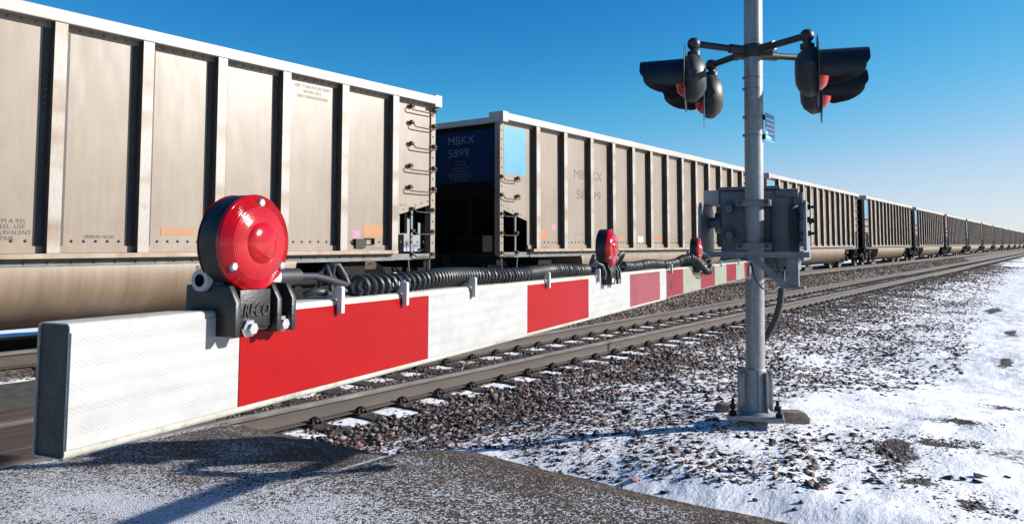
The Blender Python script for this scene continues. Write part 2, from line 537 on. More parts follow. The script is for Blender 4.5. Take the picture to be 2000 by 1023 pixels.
def wloc(o):
    p = Vector(o.location)
    while o.parent is not None:
        o = o.parent
        p += Vector(o.location)
    return p


def tag(o, label=None, cat=None, group=None, kind=None):
    if label:
        o['label'] = label
    if cat:
        o['category'] = cat
    if group:
        o['group'] = group
    if kind:
        o['kind'] = kind
    return o


def empty(name, loc, label=None, cat=None, group=None):
    o = bpy.data.objects.new(name, None)
    o.empty_display_size = 0.2
    o.location = loc
    COL.objects.link(o)
    return tag(o, label, cat, group)


def copy_tree(o, parent=None):
    c = o.copy()
    COL.objects.link(c)
    c.parent = parent
    for k in list(o.children):
        copy_tree(k, c)
    return c


def text_mesh(name, txt, size, origin, ex, ez, mat, parent, align='LEFT', extrude=0.0, sx=1.0, shear=0.0, spacing=1.0, depth=0.002, line=1.0, bold=0.0, width=None):
    """text laid on a plane: ex reading direction, ez up"""
    cu = bpy.data.curves.new(name, 'FONT')
    cu.body = txt
    cu.size = size
    cu.align_x = align
    cu.space_character = spacing
    cu.space_line = line
    cu.extrude = extrude
    cu.shear = shear
    cu.offset = bold
    cu.resolution_u = 3
    to = bpy.data.objects.new(name, cu)
    COL.objects.link(to)
    dg = bpy.context.evaluated_depsgraph_get()
    me = bpy.data.meshes.new_from_object(to.evaluated_get(dg))
    bpy.data.objects.remove(to)
    if width:
        xs_ = [vv.co.x for vv in me.vertices]
        sx = width / (max(xs_) - min(xs_))
    ex, ez = Vector(ex).normalized(), Vector(ez).normalized()
    n = ex.cross(ez)
    off = wloc(parent) if parent is not None else Vector((0, 0, 0))
    o0 = Vector(origin) - off + n * depth
    for vv in me.vertices:
        p = vv.co.copy()
        vv.co = o0 + ex * p.x * sx + ez * p.y + n * p.z
    me.name = name
    me.materials.clear()
    me.materials.append(mat)
    o = bpy.data.objects.new(name, me)
    COL.objects.link(o)
    o.parent = parent
    return o


# ------------------------------------------------------------------ value noise in numpy
_perm = rng.random((256, 256))


def vnoise(x, y):
    xi, yi = np.floor(x).astype(int), np.floor(y).astype(int)
    fx, fy = x - xi, y - yi
    fx, fy = fx * fx * (3 - 2 * fx), fy * fy * (3 - 2 * fy)
    g = lambda a, b: _perm[a % 256, b % 256]
    return (g(xi, yi) * (1 - fx) + g(xi + 1, yi) * fx) * (1 - fy) + (g(xi, yi + 1) * (1 - fx) + g(xi + 1, yi + 1) * fx) * fy


def fbm(x, y, sc, oct=4):
    x, y = np.asarray(x, float) * sc, np.asarray(y, float) * sc
    a, t, s = 0.5, 0, 0
    for i in range(oct):
        t = t + a * vnoise(x + 17 * i, y + 31 * i)
        s += a
        a *= 0.5
        x, y = x * 2.03, y * 2.03
    return t / s


def sstep(a, b, x):
    t = np.clip((np.asarray(x, float) - a) / (b - a), 0, 1)
    return t * t * (3 - 2 * t)


# ------------------------------------------------------------------ terrain
NEAR_C = -6.97          # centre of the near track, its rail tops at z = 0
XN, XF = NEAR_C + 0.755, NEAR_C - 0.755
FAR_C, FAR_Z = -10.49, 0.374
TX0, TX1 = FAR_C + 0.755, FAR_C - 0.755
PITCH_TIE = 0.61
TIE_Y0 = 4.36

EDGE_X = [-7, -6.2, -5.5, -4.66, -3.98, -3.70, -3.42, -2.6, -1.68, -1.15, 0, 8]
EDGE_Y = [4.05, 4.05, 4.0, 3.91, 3.86, 4.12, 4.17, 4.0, 3.86, 3.84, 3.8, 3.7]


def road_edge(x):
    return np.interp(x, EDGE_X, EDGE_Y) + 0.03 * (fbm(x, x * 0 + 3.3, 5.0, 3) - 0.5)


def z_road(x):
    return np.interp(x, [-6.1, -5.5, -4.7, -4.0, -2.6, -1.0, 0, 12], [0.0, 0.03, 0.075, 0.115, 0.185, 0.24, 0.25, 0.2])


def ground_z(x, y):
    x, y = np.asarray(x, float), np.asarray(y, float)
    far = np.interp(x, [-400, -60, -16, -13.4, -12.2, -9.15, -8.42, -5.6, -4.8, -3.2, -1.2, 1, 25, 400],
                    [-1.2, -0.9, -0.55, -0.35, 0.165, 0.165, -0.215, -0.215, -0.28, -0.36, -0.30, -0.24, -0.5, -0.9])
    nearz = np.interp(x, [-400, -60, -16, -13.4, -12.2, -9.15, -8.42, -5.6, -4.9, -4.1, -3.0, -2.0, 0, 12, 60, 400],
                      [-1.2, -0.9, -0.55, -0.35, 0.165, 0.165, -0.215, -0.215, -0.13, 0.005, 0.135, 0.235, 0.225, 0.15, -0.5, -0.9])
    t = 1 - sstep(6.3, 13.0, y)
    z = far * (1 - t) + nearz * t
    off = np.where((x > -9.2) & (x < -5.6), 0.25, 1.0)
    z = z + off * (0.05 * (fbm(x, y, 1.3) - 0.5) + 0.035 * (fbm(x, y, 4.0) - 0.5))
    z = z + sstep(-2.6, -1.0, x) * sstep(3.9, 4.6, y) * 0.05 * (fbm(x * 1.6, y * 0.8, 2.6, 5) - 0.5)
    wide = sstep(-4.5, -1, x) * sstep(5, 14, y)
    z = z + wide * 0.16 * (fbm(x, y, 0.33, 3) - 0.5)
    we = sstep(0.55, 0.02, y - road_edge(x)) * sstep(-4.1, -3.3, x)
    z = z * (1 - we) + (z_road(x) - 0.075) * we
    # keep below the carriageway and the crossing panels
    under = (y < road_edge(x) + 0.0) & (x > -6.15)
    z = np.where(under, np.minimum(z, z_road(x) - 0.09), z)
    cross = (y < 4.05) & (x <= -6.1) & (x > -9.3)
    z = np.where(cross, z - 0.06, z)
    return z


SOIL = [  # (x, y, rx, ry, rot)
]


def pix(xp, yp, z):
    v = Vector(((xp - 1000) / FOC, -(yp - CY) / FOC, -1.0))
    d = cam.rotation_euler.to_matrix() @ v
    t = (z - CAM_H) / d.z
    return (d.x * t, d.y * t)


def pixground(xp, yp):
    z = 0.0
    for _ in range(25):
        p = pix(xp, yp, z)
        z = 0.5 * z + 0.5 * float(ground_z(np.array([p[0]]), np.array([p[1]]))[0])
    return p[0], p[1], z


# bare patches of soil in the snow on the right verge
for xp, yp, rx, ry in ((1742, 880, 0.12, 0.34), (1762, 902, 0.09, 0.20), (1725, 866, 0.05, 0.16), (1835, 864, 0.11, 0.13), (1880, 868, 0.07, 0.07), (1790, 940, 0.09, 0.11), (1962, 706, 0.10, 0.5), (1960, 796, 0.10, 0.12),
                       (1905, 985, 0.09, 0.10), (1940, 606, 0.20, 1.1), (1975, 650, 0.1, 0.5), (1870, 823, 0.12, 0.05)):
    p = pixground(xp, yp)
    SOIL.append((p[0], p[1], rx, ry))


def soil_mask(x, y):
    s = np.zeros_like(np.asarray(x, float))
    wx = 0.16 * (fbm(x, y, 3.5, 4) - 0.5) + 0.06 * (fbm(x + 9, y, 12.0, 3) - 0.5)
    wy = 0.5 * (fbm(x + 50, y, 3.0, 4) - 0.5)
    x, y = x + wx, y + wy
    for sx, sy, rx, ry in SOIL:
        d = np.sqrt(((x - sx) / rx) ** 2 + ((y - sy) / ry) ** 2)
        s = np.maximum(s, np.clip(1.45 - 0.85 * d, 0, 1.1))
    return s


def gravel_limit(y):
    return np.interp(y, [4, 4.25, 4.5, 5.5, 6.5, 7.8, 9.8, 13.5, 25, 52, 250], [-2.6, -2.0, -1.3, -1.15, -1.5, -1.8, -2.0, -1.65, -2.5, -3.3, -3.8])


def rock_mask(x, y):
    """share of stones standing proud"""
    x, y = np.asarray(x, float), np.asarray(y, float)
    a = (x + 5.6) / (gravel_limit(y) + 5.6)
    n = fbm(x + 40, y, 1.1) - 0.5
    r = np.interp(a, [-0.05, 0.0, 0.25, 0.5, 0.85, 1.0, 1.1, 1.3], [1, 0.95, 0.85, 0.66, 0.52, 0.36, 0.05, 0.015])
    r = r + np.where(a > 0.15, 1.6 * n * sstep(0.15, 0.5, a) * sstep(1.25, 0.9, a), 0)
    r = r + 0.35 * sstep(6.2, 5.2, y) * sstep(-4.6, -3.6, x) * sstep(-1.0, -1.5, x) * (a < 1.05)
    r = r * (1 - 0.9 * np.exp(-((x + 2.0) / 0.45) ** 2 - ((y - 5.15) / 0.28) ** 2)) * (1 - 0.8 * np.exp(-((x + 1.75) / 0.35) ** 2 - ((y - 7.3) / 0.9) ** 2))
    ed = y - road_edge(x)
    r = np.where((x > -5.6) & (ed < 0.25 + 0.5 * n), r * 0.12, r)
    return np.where(x < -5.6, 1.0, np.clip(r, 0.008, 1))


def snow_mask(x, y):
    """0 bare gravel .. 1 whole snow"""
    x, y = np.asarray(x, float), np.asarray(y, float)
    n = fbm(x, y, 0.9) - 0.5
    n2 = fbm(x, y, 3.0) - 0.5
    s = np.full_like(x, 0.92)
    lim = gravel_limit(y)
    shoulder = (x > -5.75) & (x < 0)
    a = (x + 5.6) / (lim + 5.6)
    near = sstep(14, 7, y)
    base = np.interp(a, [0, 0.12, 0.3, 0.5, 0.8, 1.0], [0.34, 0.44, 0.56, 0.66, 0.80, 0.97])
    s = np.where(shoulder, base + near * 0.12 * sstep(0.3, 0.6, a) + 0.8 * n + 0.45 * n2, s)
    s = np.where(x > lim, 0.90 + 0.75 * np.minimum(n + 0.03, 0.02) + 0.65 * np.minimum(n2 + 0.02, 0.02) - 0.28 * sstep(0.60, 0.72, fbm(x * 0.55 + 7, y * 2.2, 1.0)), s)
    # snow drifted along the road edge and round the mast foot
    ed = y - road_edge(x)
    s = np.where((x > -5.6) & (ed < 0.42 + 0.45 * n) & (ed > -0.3), 0.98, s)
    ph = ((y - TIE_Y0) / PITCH_TIE) % 1.0
    ci = np.floor((y - TIE_Y0) / PITCH_TIE)
    jit = _perm[(ci.astype(int) * 7) % 256, 3]
    crib = (np.abs(ph - 0.5 + 0.10 * (jit - 0.5)) < 0.20 + 0.14 * jit + 0.35 * n2)
    bed = (x > -8.45) & (x <= -5.75)
    s = np.where(bed, 0.30 + 0.6 * n + 0.3 * n2, s)
    for c0, c1 in ((XN + 0.08, XN + 0.47), (XF + 0.08, XF + 0.40)):
        s = np.where(bed & crib & (x > c0) & (x < c1), 0.72 + 0.5 * n2, s)
    s = np.where(crib & (x > XN + 0.08) & (x < XN + 0.26 + 0.36 * jit + 0.3 * n), 0.72 + 0.7 * n2, s)
    s = np.where((x <= -8.45) & (x > -12.4), 0.14 + 0.5 * n, s)
    s = np.where(x <= -12.4, 0.95, s)
    s = np.where((y < 5.2) & (x <= -8.0) & (x > -9.5), 0.62 + 0.6 * n2, s)
    return np.clip(s, 0, 1)


def grid_mesh(name, xs, ys, zf, mat, attrs=None, kind='structure'):
    X, Y = np.meshgrid(xs, ys, indexing='ij')
    Z = zf(X, Y)
    nx, ny = len(xs), len(ys)
    co = np.stack([X, Y, Z], -1).reshape(-1, 3)
    i, j = np.meshgrid(np.arange(nx - 1), np.arange(ny - 1), indexing='ij')
    a = (i * ny + j).ravel()
    q = np.stack([a, a + ny, a + ny + 1, a + 1], -1)
    me = bpy.data.meshes.new(name)
    me.vertices.add(len(co))
    me.vertices.foreach_set('co', co.ravel())
    me.loops.add(q.size)
    me.loops.foreach_set('vertex_index', q.ravel().astype(np.int32))
    me.polygons.add(len(q))
    me.polygons.foreach_set('loop_start', np.arange(0, q.size, 4, dtype=np.int32))
    me.polygons.foreach_set('use_smooth', np.ones(len(q), bool))
    me.update(calc_edges=True)
    for nm, fn in (attrs or {}).items():
        at = me.attributes.new(nm, 'FLOAT', 'POINT')
        at.data.foreach_set('value', fn(X, Y).reshape(-1).astype(np.float32))
    me.materials.append(mat)
    o = bpy.data.objects.new(name, me)
    COL.objects.link(o)
    o['kind'] = kind
    return o


def axis(*segs):
    out = []
    for a, b, st in segs:
        out += list(np.arange(a, b, st))
    out.append(segs[-1][1])
    return np.array(out)


gx = np.unique(np.round(np.concatenate([axis((-400, -60, 40), (-60, -14, 4), (-14, -9.2, 0.3), (-9.2, -0.4, 0.05), (-0.4, 3, 0.15), (3, 20, 1.5), (20, 400, 30))]), 4))
gy = np.unique(np.round(np.concatenate([axis((-60, 0, 6), (0, 3.4, 0.3), (3.4, 12, 0.05), (12, 26, 0.09), (26, 60, 0.25), (60, 270, 2.0), (270, 900, 45))]), 4))
ground = grid_mesh('ground', gx, gy, ground_z, M['ground'], {'snow': snow_mask, 'soil': soil_mask})
tag(ground, 'snow covered ground with gravel showing beside the tracks')
far = MB()
ri = [(-400, -60), (400, -60), (400, 900), (-400, 900)]
ro = [(-8000, -8000), (8000, -8000), (8000, 8000), (-8000, 8000)]
pts = [(x, y, float(ground_z(np.array([x]), np.array([y]))[0]) - 0.15) for x, y in ri] + [(x, y, -1.3) for x, y in ro]
far.add(pts, [(k, (k + 1) % 4, 4 + (k + 1) % 4, 4 + k) for k in range(4)])
fo = far.build('snow_field', simple('field_snow', (0.496, 0.496, 0.504), 0.8, 0, 0, 0.02, (0.272, 0.256, 0.232)))
tag(fo, 'wide snowy field reaching to the horizon', kind='structure')

# road: one slab with a ragged edge
xs = np.unique(np.round(axis((-6.14, -0.4, 0.05), (-0.4, 9, 0.3)), 4))
ts = np.concatenate([np.linspace(0, 0.55, 12)[:-1], np.linspace(0.55, 1.0, 90), [1.004, 1.008, 1.012, 1.014]])


def road_mesh():
    n, k = len(xs), len(ts)
    X = np.repeat(xs[:, None], k, 1)
    Y = -9 + (road_edge(xs)[:, None] + 9) * ts[None, :]
    Z = np.repeat(z_road(xs)[:, None], k, 1) + 0.012 * (fbm(X, Y, 2.0) - 0.5)
    d = np.clip((road_edge(xs)[:, None] - Y) / 0.16, 0, 1)
    Z = Z - 0.035 * (1 - d) ** 2
    for q, drop in ((-3, 0.02), (-2, 0.055), (-1, 0.14)):
        Z[:, q] -= drop
    # ledge of the older asphalt layer
    led = sstep(0.0, 0.05, X + 3.90 + 0.10 * (fbm(Y, Y * 0, 1.5) - 0.5)) * sstep(2.0, 2.6, Y)
    Z += 0.012 * led
    co = np.stack([X, Y, Z], -1).reshape(-1, 3)
    i, j = np.meshgrid(np.arange(n - 1), np.arange(k - 1), indexing='ij')
    a = (i * k + j).ravel()
    q = np.stack([a, a + k, a + k + 1, a + 1], -1)
    me = bpy.data.meshes.new('road')
    me.from_pydata(co.tolist(), [], q.tolist())
    me.polygons.foreach_set('use_smooth', np.ones(len(q), bool))
    dd = (road_edge(xs)[:, None] - Y)
    nn = fbm(X * 0.7, Y * 1.6, 1.1) - 0.5
    sn = 0.50 - 0.40 * sstep(1.3, 0.2, dd) + 0.9 * nn + 0.16 * sstep(-4.3, -2.6, X) * sstep(0.9, 1.8, dd) + 0.13 * sstep(1.2, 2.0, dd)
    sn = np.where((X < -5.0), sn - 0.05, sn)
    crack = np.exp(-((X + 3.90 + 0.10 * (fbm(Y, Y * 0, 1.5) - 0.5)) / 0.028) ** 2) * sstep(2.2, 2.8, Y)
    sn = np.maximum(sn, crack * 1.1)
    sn = np.maximum(sn, 0.9 * np.exp(-((X + 6.11) / 0.035) ** 2))
    sn = np.where(dd < 0.16, sn - 0.3, sn)
    at = me.attributes.new('snow', 'FLOAT', 'POINT')
    at.data.foreach_set('value', np.clip(sn, 0, 1.1).reshape(-1).astype(np.float32))
    me.materials.append(M['road'])
    o = bpy.data.objects.new('road', me)
    COL.objects.link(o)
    o['kind'] = 'structure'
    return o


road = road_mesh()
tag(road, 'dark asphalt road dusted with frozen snow')


# ------------------------------------------------------------------ tracks
def rail_profile():
    return [(-0.076, -0.186), (0.076, -0.186), (0.076, -0.176), (0.022, -0.163), (0.0095, -0.146), (0.0095, -0.055), (0.034, -0.038), (0.037, -0.008), (0.031, -0.001), (0.0, 0.0),
            (-0.031, -0.001), (-0.037, -0.008), (-0.034, -0.038), (-0.0095, -0.055), (-0.0095, -0.146), (-0.022, -0.163), (-0.076, -0.176)]


def make_rail(xc, z, parent, y0=-30, y1=262, label=None):
    b = MB()
    pr = rail_profile()
    b.prism(pr, lambda p, q: (xc + p, y0, z + q), lambda p, q: (xc + p, y1, z + q))
    n = len(pr)
    for k in (6, 7, 8, 9, 10, 11):
        b.mi[k] = 1
    o = b.build('rail', [M['rail_side'], M['rail_top']], parent, smooth=40)
    if label:
        o['label'] = label
    return o


near_track = empty('railway_track', (NEAR_C, 4.0, 0), 'empty railway track nearest the gate, snow between its wooden ties', 'railway track')
far_track = empty('railway_track', (FAR_C, 4.0, FAR_Z), 'railway track under the coal train', 'railway track')
rn = make_rail(XN, 0, near_track)
make_rail(XF, 0, near_track)
make_rail(TX0, FAR_Z, far_track)
make_rail(TX1, FAR_Z, far_track)
# bonded joint in the nearest rail
jy = 11.05
j = MB()
j.box(XN + 0.0095, XN + 0.021, jy - 0.028, jy + 0.028, -0.150, -0.052)
j.box(XN - 0.034, XN + 0.0385, jy - 0.0041, jy + 0.004, -0.060, 0.0008)
j.build('rail_joint', M['hole_black'], rn)
for dy in (-0.42, -0.28, 0.28, 0.42):
    j = MB().cyl((XN + 0.008, jy + dy, -0.10), (XN + 0.0115, jy + dy, -0.10), 0.016, 10)
    j.build('bolt_hole', M['hole_black'], rn)

# ties
tb = MB().box(-1.295, 1.295, -0.115, 0.115, -0.18, 0.0)
clip_mb = MB()
cp = []
for a in np.linspace(0, math.pi * 1.35, 9):
    cp.append((0.115 + 0.035 * math.cos(a + 2.6), -0.02 + 0.0 * a, 0.045 + 0.04 * math.sin(a + 2.6)))
clip_mb.tube([(0.06, -0.03, 0.032), (0.10, -0.035, 0.058), (0.135, -0.02, 0.072), (0.16, 0.01, 0.055), (0.165, 0.035, 0.02), (0.13, 0.045, 0.012), (0.10, 0.035, 0.035), (0.07, 0.025, 0.034)], 0.012, 7)
clip_mb.box(0.09, 0.125, -0.045, 0.06, 0.0, 0.04)
plate_mb = MB().box(-0.19, 0.19, -0.09, 0.09, 0.0, 0.011)
tie_me = tb.build('tie', M['tie'], None, smooth=0, bevel=0.008)
clip_me = clip_mb.build('rail_clip', M['clip'], None)
plate_me = plate_mb.build('tie_plate', M['clip'], None, smooth=0)
protos = [tie_me, clip_me, plate_me]
TIE_TOP = -0.200
for i in range(100):
    y = TIE_Y0 + i * PITCH_TIE
    t = bpy.data.objects.new('tie', tie_me.data)
    COL.objects.link(t)
    t.parent = near_track
    t.location = (random.uniform(-0.03, 0.03), y - 4.0, TIE_TOP + random.uniform(-0.006, 0.004))
    t.rotation_euler = (0, random.uniform(-0.004, 0.004), random.uniform(-0.012, 0.012))
    for sx in (0.755, -0.755):
        p = bpy.data.objects.new('tie_plate', plate_me.data)
        COL.objects.link(p)
        p.parent = t
        p.location = (sx - t.location.x, 0, 0.001)
        if i < 70:
            for sg in (1, -1):
                c = bpy.data.objects.new('rail_clip', clip_me.data)
                COL.objects.link(c)
                c.parent = t
                c.location = (sx - t.location.x, 0, 0.008)
                c.rotation_euler = (0, 0, 0 if sg > 0 else math.pi)
b = MB()
y = TIE_Y0 + 100 * PITCH_TIE
while y < 215:
    b.box(NEAR_C - 1.295, NEAR_C + 1.295, y - 0.115, y + 0.115, TIE_TOP - 0.18, TIE_TOP)
    for sx in (0.755, -0.755):
        for sg in (1, -1):
            b.box(NEAR_C + sx + sg * 0.13 - 0.035, NEAR_C + sx + sg * 0.13 + 0.035, y - 0.05, y + 0.05, TIE_TOP, TIE_TOP + 0.06)
    y += PITCH_TIE
tag(b.build('distant_ties', M['tie'], near_track, smooth=0), kind='stuff')
b = MB()
y = 3.9
while y < 120:
    b.box(FAR_C - 1.295, FAR_C + 1.295, y - 0.115, y + 0.115, FAR_Z - 0.37, FAR_Z - 0.196)
    y += PITCH_TIE
tag(b.build('ties', M['tie'], far_track, smooth=0), kind='stuff')
for o in protos:
    bpy.data.objects.remove(o)


# crossing panels (timber and rubber) left of the gate tip
def panel(x0, x1, z0, z1, mat, label, y0=-8.0, y1=4.02):
    b = MB()
    n = 26
    rings = []
    for k in range(n + 1):
        yy = y0 + (y1 - y0) * k / n
        j_ = 0.006 * (random.random() - 0.5)
        rings.append([(x0, yy, z0 + j_), (x1, yy, z1 + j_), (x1, yy, z1 - 0.09), (x0, yy, z0 - 0.09)])
    b.loft(rings)
    o = b.build('wooden_plank' if mat is M['timber'] else 'rubber_slab', mat, None, smooth=25, bevel=0.0)
    return tag(o, label, 'plank' if mat is M['timber'] else 'slab', 'planks laid at the level crossing')


xa = XN - 0.11
wd = (xa - (XF + 0.11)) / 4
for k in range(4):
    panel(xa - wd * (k + 1) + 0.012, xa - wd * k, 0.0 - 0.004 * k, -0.003 * k, M['timber'],
          ['brown timber crossing plank beside the nearest rail', 'brown timber crossing plank second from the nearest rail', 'brown timber crossing plank third from the nearest rail',
           'brown timber crossing plank against the second rail'][k])
panel(XF - 0.40, XF - 0.06, 0.03, 0.0, M['timber'], 'brown timber plank just beyond the second rail')
panel(XF - 1.18, XF - 0.415, 0.15, 0.03, M['rubber_grey'], 'wide grey crossing slab between the two tracks')
panel(XN + 0.055, XN + 0.068, -0.006, -0.006, M['timber'], 'thin dark strip between nearest rail and asphalt')


# ------------------------------------------------------------------ ballast stones
def rock_protos(k=18):
    """angular crushed stones: convex hulls of a few random points"""
    out = []
    for _ in range(k):
        n_ = 9 + int(rng.integers(0, 4))
        v = rng.normal(0, 1, (n_, 3))
        v /= np.linalg.norm(v, axis=1, keepdims=True)
        v *= rng.uniform(0.75, 1.1, (n_, 1))
        v *= np.array([1.15, rng.uniform(0.6, 1.0), rng.uniform(0.38, 0.72)])
        bm = bmesh.new()
        for p in v:
            bm.verts.new(p)
        bmesh.ops.convex_hull(bm, input=bm.verts)
        bmesh.ops.delete(bm, geom=[q for q in bm.verts if not q.link_faces], context='VERTS')
        bmesh.ops.triangulate(bm, faces=bm.faces)
        bm.verts.index_update()
        out.append((np.array([q.co[:] for q in bm.verts]), np.array([[q.index for q in f.verts] for f in bm.faces])))
        bm.free()
    return out


RP = rock_protos()


def scatter(name, P, size, label, lift=0.25):
    """merge rocks at P (n,3) with sizes into one mesh"""
    idx = rng.integers(0, len(RP), len(P))
    VV, FF, base = [], [], 0
    for pi_, (pv, pf) in enumerate(RP):
        m_ = idx == pi_
        n = int(m_.sum())
        V = np.repeat(pv[None], n, 0)
        az = rng.uniform(0, 2 * np.pi, n)
        tx, ty = rng.normal(0, 0.4, n), rng.normal(0, 0.4, n)
        ca, sa = np.cos(az)[:, None], np.sin(az)[:, None]
        x = V[:, :, 0] * ca - V[:, :, 1] * sa
        y = V[:, :, 0] * sa + V[:, :, 1] * ca
        z = V[:, :, 2]
        z, y = z * np.cos(tx)[:, None] + y * np.sin(tx)[:, None], y * np.cos(tx)[:, None] - z * np.sin(tx)[:, None]
        z, x = z * np.cos(ty)[:, None] + x * np.sin(ty)[:, None], x * np.cos(ty)[:, None] - z * np.sin(ty)[:, None]
        sz = size[m_]
        V = np.stack([x, y, z], -1) * sz[:, None, None] + P[m_][:, None, :]
        V[:, :, 2] += lift * sz[:, None]
        FF.append((pf[None] + base + (np.arange(n) * len(pv))[:, None, None]).reshape(-1, 3))
        VV.append(V.reshape(-1, 3))
        base += n * len(pv)
    V, F = np.concatenate(VV), np.concatenate(FF)
    me = bpy.data.meshes.new(name)
    me.vertices.add(len(V))
    me.vertices.foreach_set('co', V.reshape(-1).astype(np.float32))
    me.loops.add(F.size)
    me.loops.foreach_set('vertex_index', F.ravel().astype(np.int32))
    me.polygons.add(len(F))
    me.polygons.foreach_set('loop_start', np.arange(0, F.size, 3, dtype=np.int32))
    me.update(calc_edges=True)
    me.materials.append(M['stone'])
    o = bpy.data.objects.new(name, me)
    COL.objects.link(o)
    return tag(o, label, 'gravel', kind='stuff')


def candidates(x0, x1, y0, y1, dens):
    n = int((x1 - x0) * (y1 - y0) * dens)
    return rng.uniform(x0, x1, n), rng.uniform(y0, y1, n)


def keep_ballast(x, y):
    s = snow_mask(x, y)
    p = np.where(x < -5.6, np.clip(1.12 - 1.18 * s, 0.03, 1.0), rock_mask(x, y) * np.where((s > 0.9) & (x < -4.9), 0.35, 1.0))
    k = rng.random(len(x)) < p
    for xr in (XN, XF, TX0, TX1):
        k &= np.abs(x - xr) > 0.10
    ph = ((y - TIE_Y0) / PITCH_TIE) % 1.0
    on_tie = (np.abs(np.where(ph > 0.5, ph - 1, ph)) * PITCH_TIE < 0.12) & (np.abs(x - NEAR_C) < 1.29)
    k &= ~(on_tie & (rng.random(len(x)) < np.where(x > -5.92, 0.45, 0.90)))
    k &= ~((y < road_edge(x) + 0.03) & (x > -6.3))
    k &= ~((y < 4.06) & (x > -9.0))
    k &= ~((x < -9.3) & (x > -11.7) & (rng.random(len(x)) < 0.6))
    k &= ~((np.hypot(x + 1.99, y - 5.8) < 0.22))
    return k


PX, PY, PS = [], [], []
for x0, x1, y0, y1, dn, smin, smax in (
        (-5.9, -0.9, 3.9, 6.5, 720, 0.017, 0.054), (-5.9, -1.2, 6.5, 10, 440, 0.023, 0.060), (-5.9, -1.4, 10, 17, 330, 0.026, 0.060), (-5.9, -1.8, 17, 32, 230, 0.03, 0.06), (-5.9, -2.4, 32, 75, 70, 0.045, 0.085),
        (-8.45, -5.9, 4.05, 10, 520, 0.02, 0.042), (-8.45, -5.9, 10, 26, 240, 0.024, 0.046), (-8.45, -5.9, 26, 60, 60, 0.035, 0.06),
        (-9.9, -8.45, 4.05, 16, 560, 0.022, 0.046), (-9.9, -8.45, 16, 36, 260, 0.03, 0.055), (-9.9, -8.45, 36, 90, 60, 0.05, 0.09)):
    x, y = candidates(x0, x1, y0, y1, dn)
    k = keep_ballast(x, y)
    x, y = x[k], y[k]
    PX.append(x)
    PY.append(y)
    PS.append(smin + (smax - smin) * rng.random(len(x)) ** 2.2)
for x0, x1, y0, y1, dn in ((-4.4, -0.7, 4.0, 6.0, 3600), (-3.2, -1.0, 6.0, 9.0, 900)):
    x, y = candidates(x0, x1, y0, y1, dn)
    f = np.clip(rock_mask(x, y) * 1.3 - 0.10, 0, 1) * 0.5 + 0.5 * np.clip((fbm(x, y, 2.2) - 0.54) * 7, 0, 1) * (x < gravel_limit(y) + 0.25)
    k = (rng.random(len(x)) < f) & (y > road_edge(x) + 0.05)
    PX.append(x[k])
    PY.append(y[k])
    PS.append(rng.uniform(0.005, 0.013, int(k.sum())))
x = np.concatenate([rng.normal(q[0], q[2] * 1.2, 260) for q in SOIL])
y = np.concatenate([rng.normal(q[1], q[3] * 1.1, 260) for q in SOIL])
k = (y > road_edge(x) + 0.05)
PX.append(x[k])
PY.append(y[k])
PS.append(rng.uniform(0.005, 0.016, int(k.sum())))
x, y, s_ = np.concatenate(PX), np.concatenate(PY), np.concatenate(PS)
z = ground_z(x, y)
ph = ((y - TIE_Y0) / PITCH_TIE) % 1.0
on_tie = (np.abs(np.where(ph > 0.5, ph - 1, ph)) * PITCH_TIE < 0.12) & (np.abs(x - NEAR_C) < 1.29)
z = np.where(on_tie, np.maximum(z, TIE_TOP + 0.004), z)
snowy = snow_mask(x, y)
z = z - s_ * np.clip(snowy * 0.55, 0, 0.5) * np.where(x > -5.6, 1, 0.8)
scatter('ballast_stones', np.stack([x, y, z], -1), s_, 'dark grey and reddish ballast stones poking through the snow')

# separate dark rocks lying on the snow at the right
rk = MB()
for i, (xp, yp, sz, lab) in enumerate(((1700, 940, 0.038, 'dark jagged rock on snow, left of the bare soil mound'), (1719, 944, 0.030, 'small dark rock touching the jagged rock on the snow'),
                                       (1852, 934, 0.034, 'black pointed rock alone on the snow at right'), (1916, 932, 0.040, 'dark flat topped rock, largest on the snow at far right'),
                                       (1908, 941, 0.030, 'dark rock leaning on the flat topped rock'), (1966, 934, 0.024, 'small black rock nearest the right edge of the snow'),
                                       (1612, 937, 0.030, 'low dark rock in shaded snow below the gravel patch'), (1224, 808, 0.05, 'dark rock in the mast shadow'), (1236, 938, 0.035, 'flat red rock alone on the snow strip by the asphalt'),
                                       (1880, 936, 0.022, 'little dark rock between the pointed and the flat topped rock'))):
    p = pixground(xp, yp)
    pv, pf = RP[i % len(RP)]
    b = MB().add([(q[0] * sz + p[0], q[1] * sz + p[1], q[2] * sz + p[2] + sz * 0.3) for q in pv], [tuple(int(t) for t in f) for f in pf])
    o = b.build('rock', simple('rock_%s' % ('red' if 'red' in lab else 'dark'), (0.24, 0.11, 0.085) if 'red' in lab else (0.03, 0.028, 0.026), 0.85, 0, 0.3, 40, None, 0.6, 90), None, smooth=0)
    tag(o, lab, 'rock', 'loose rocks on the snow')


# ------------------------------------------------------------------ coal train
LC = 14.37
CAR_PITCH = 16.18
CAR_Y0 = 11.65
POSTS = [1.197, 2.26, 3.39, 4.43, 5.46, 6.47, 7.47, 8.46, 9.44, 10.42, 11.39, 12.36, 13.33]


def pixplane(xp, yp, X):
    v = Vector(((xp - 1000) / FOC, -(yp - CY) / FOC, -1.0))
    d = cam.rotation_euler.to_matrix() @ v
    t = X / d.x
    return d.y * t, CAM_H + d.z * t


def at_depth(xp, yp, Z):
    v = Vector(((xp - 1000) / FOC, -(yp - CY) / FOC, -1.0)) * Z
    return cam.rotation_euler.to_matrix() @ v + Vector((0, 0, CAM_H))


def plate_poly(b, poly, x0, x1, mi=0):
    b.prism(poly, lambda p, q: (x0, p, q), lambda p, q: (x1, p, q), mi)


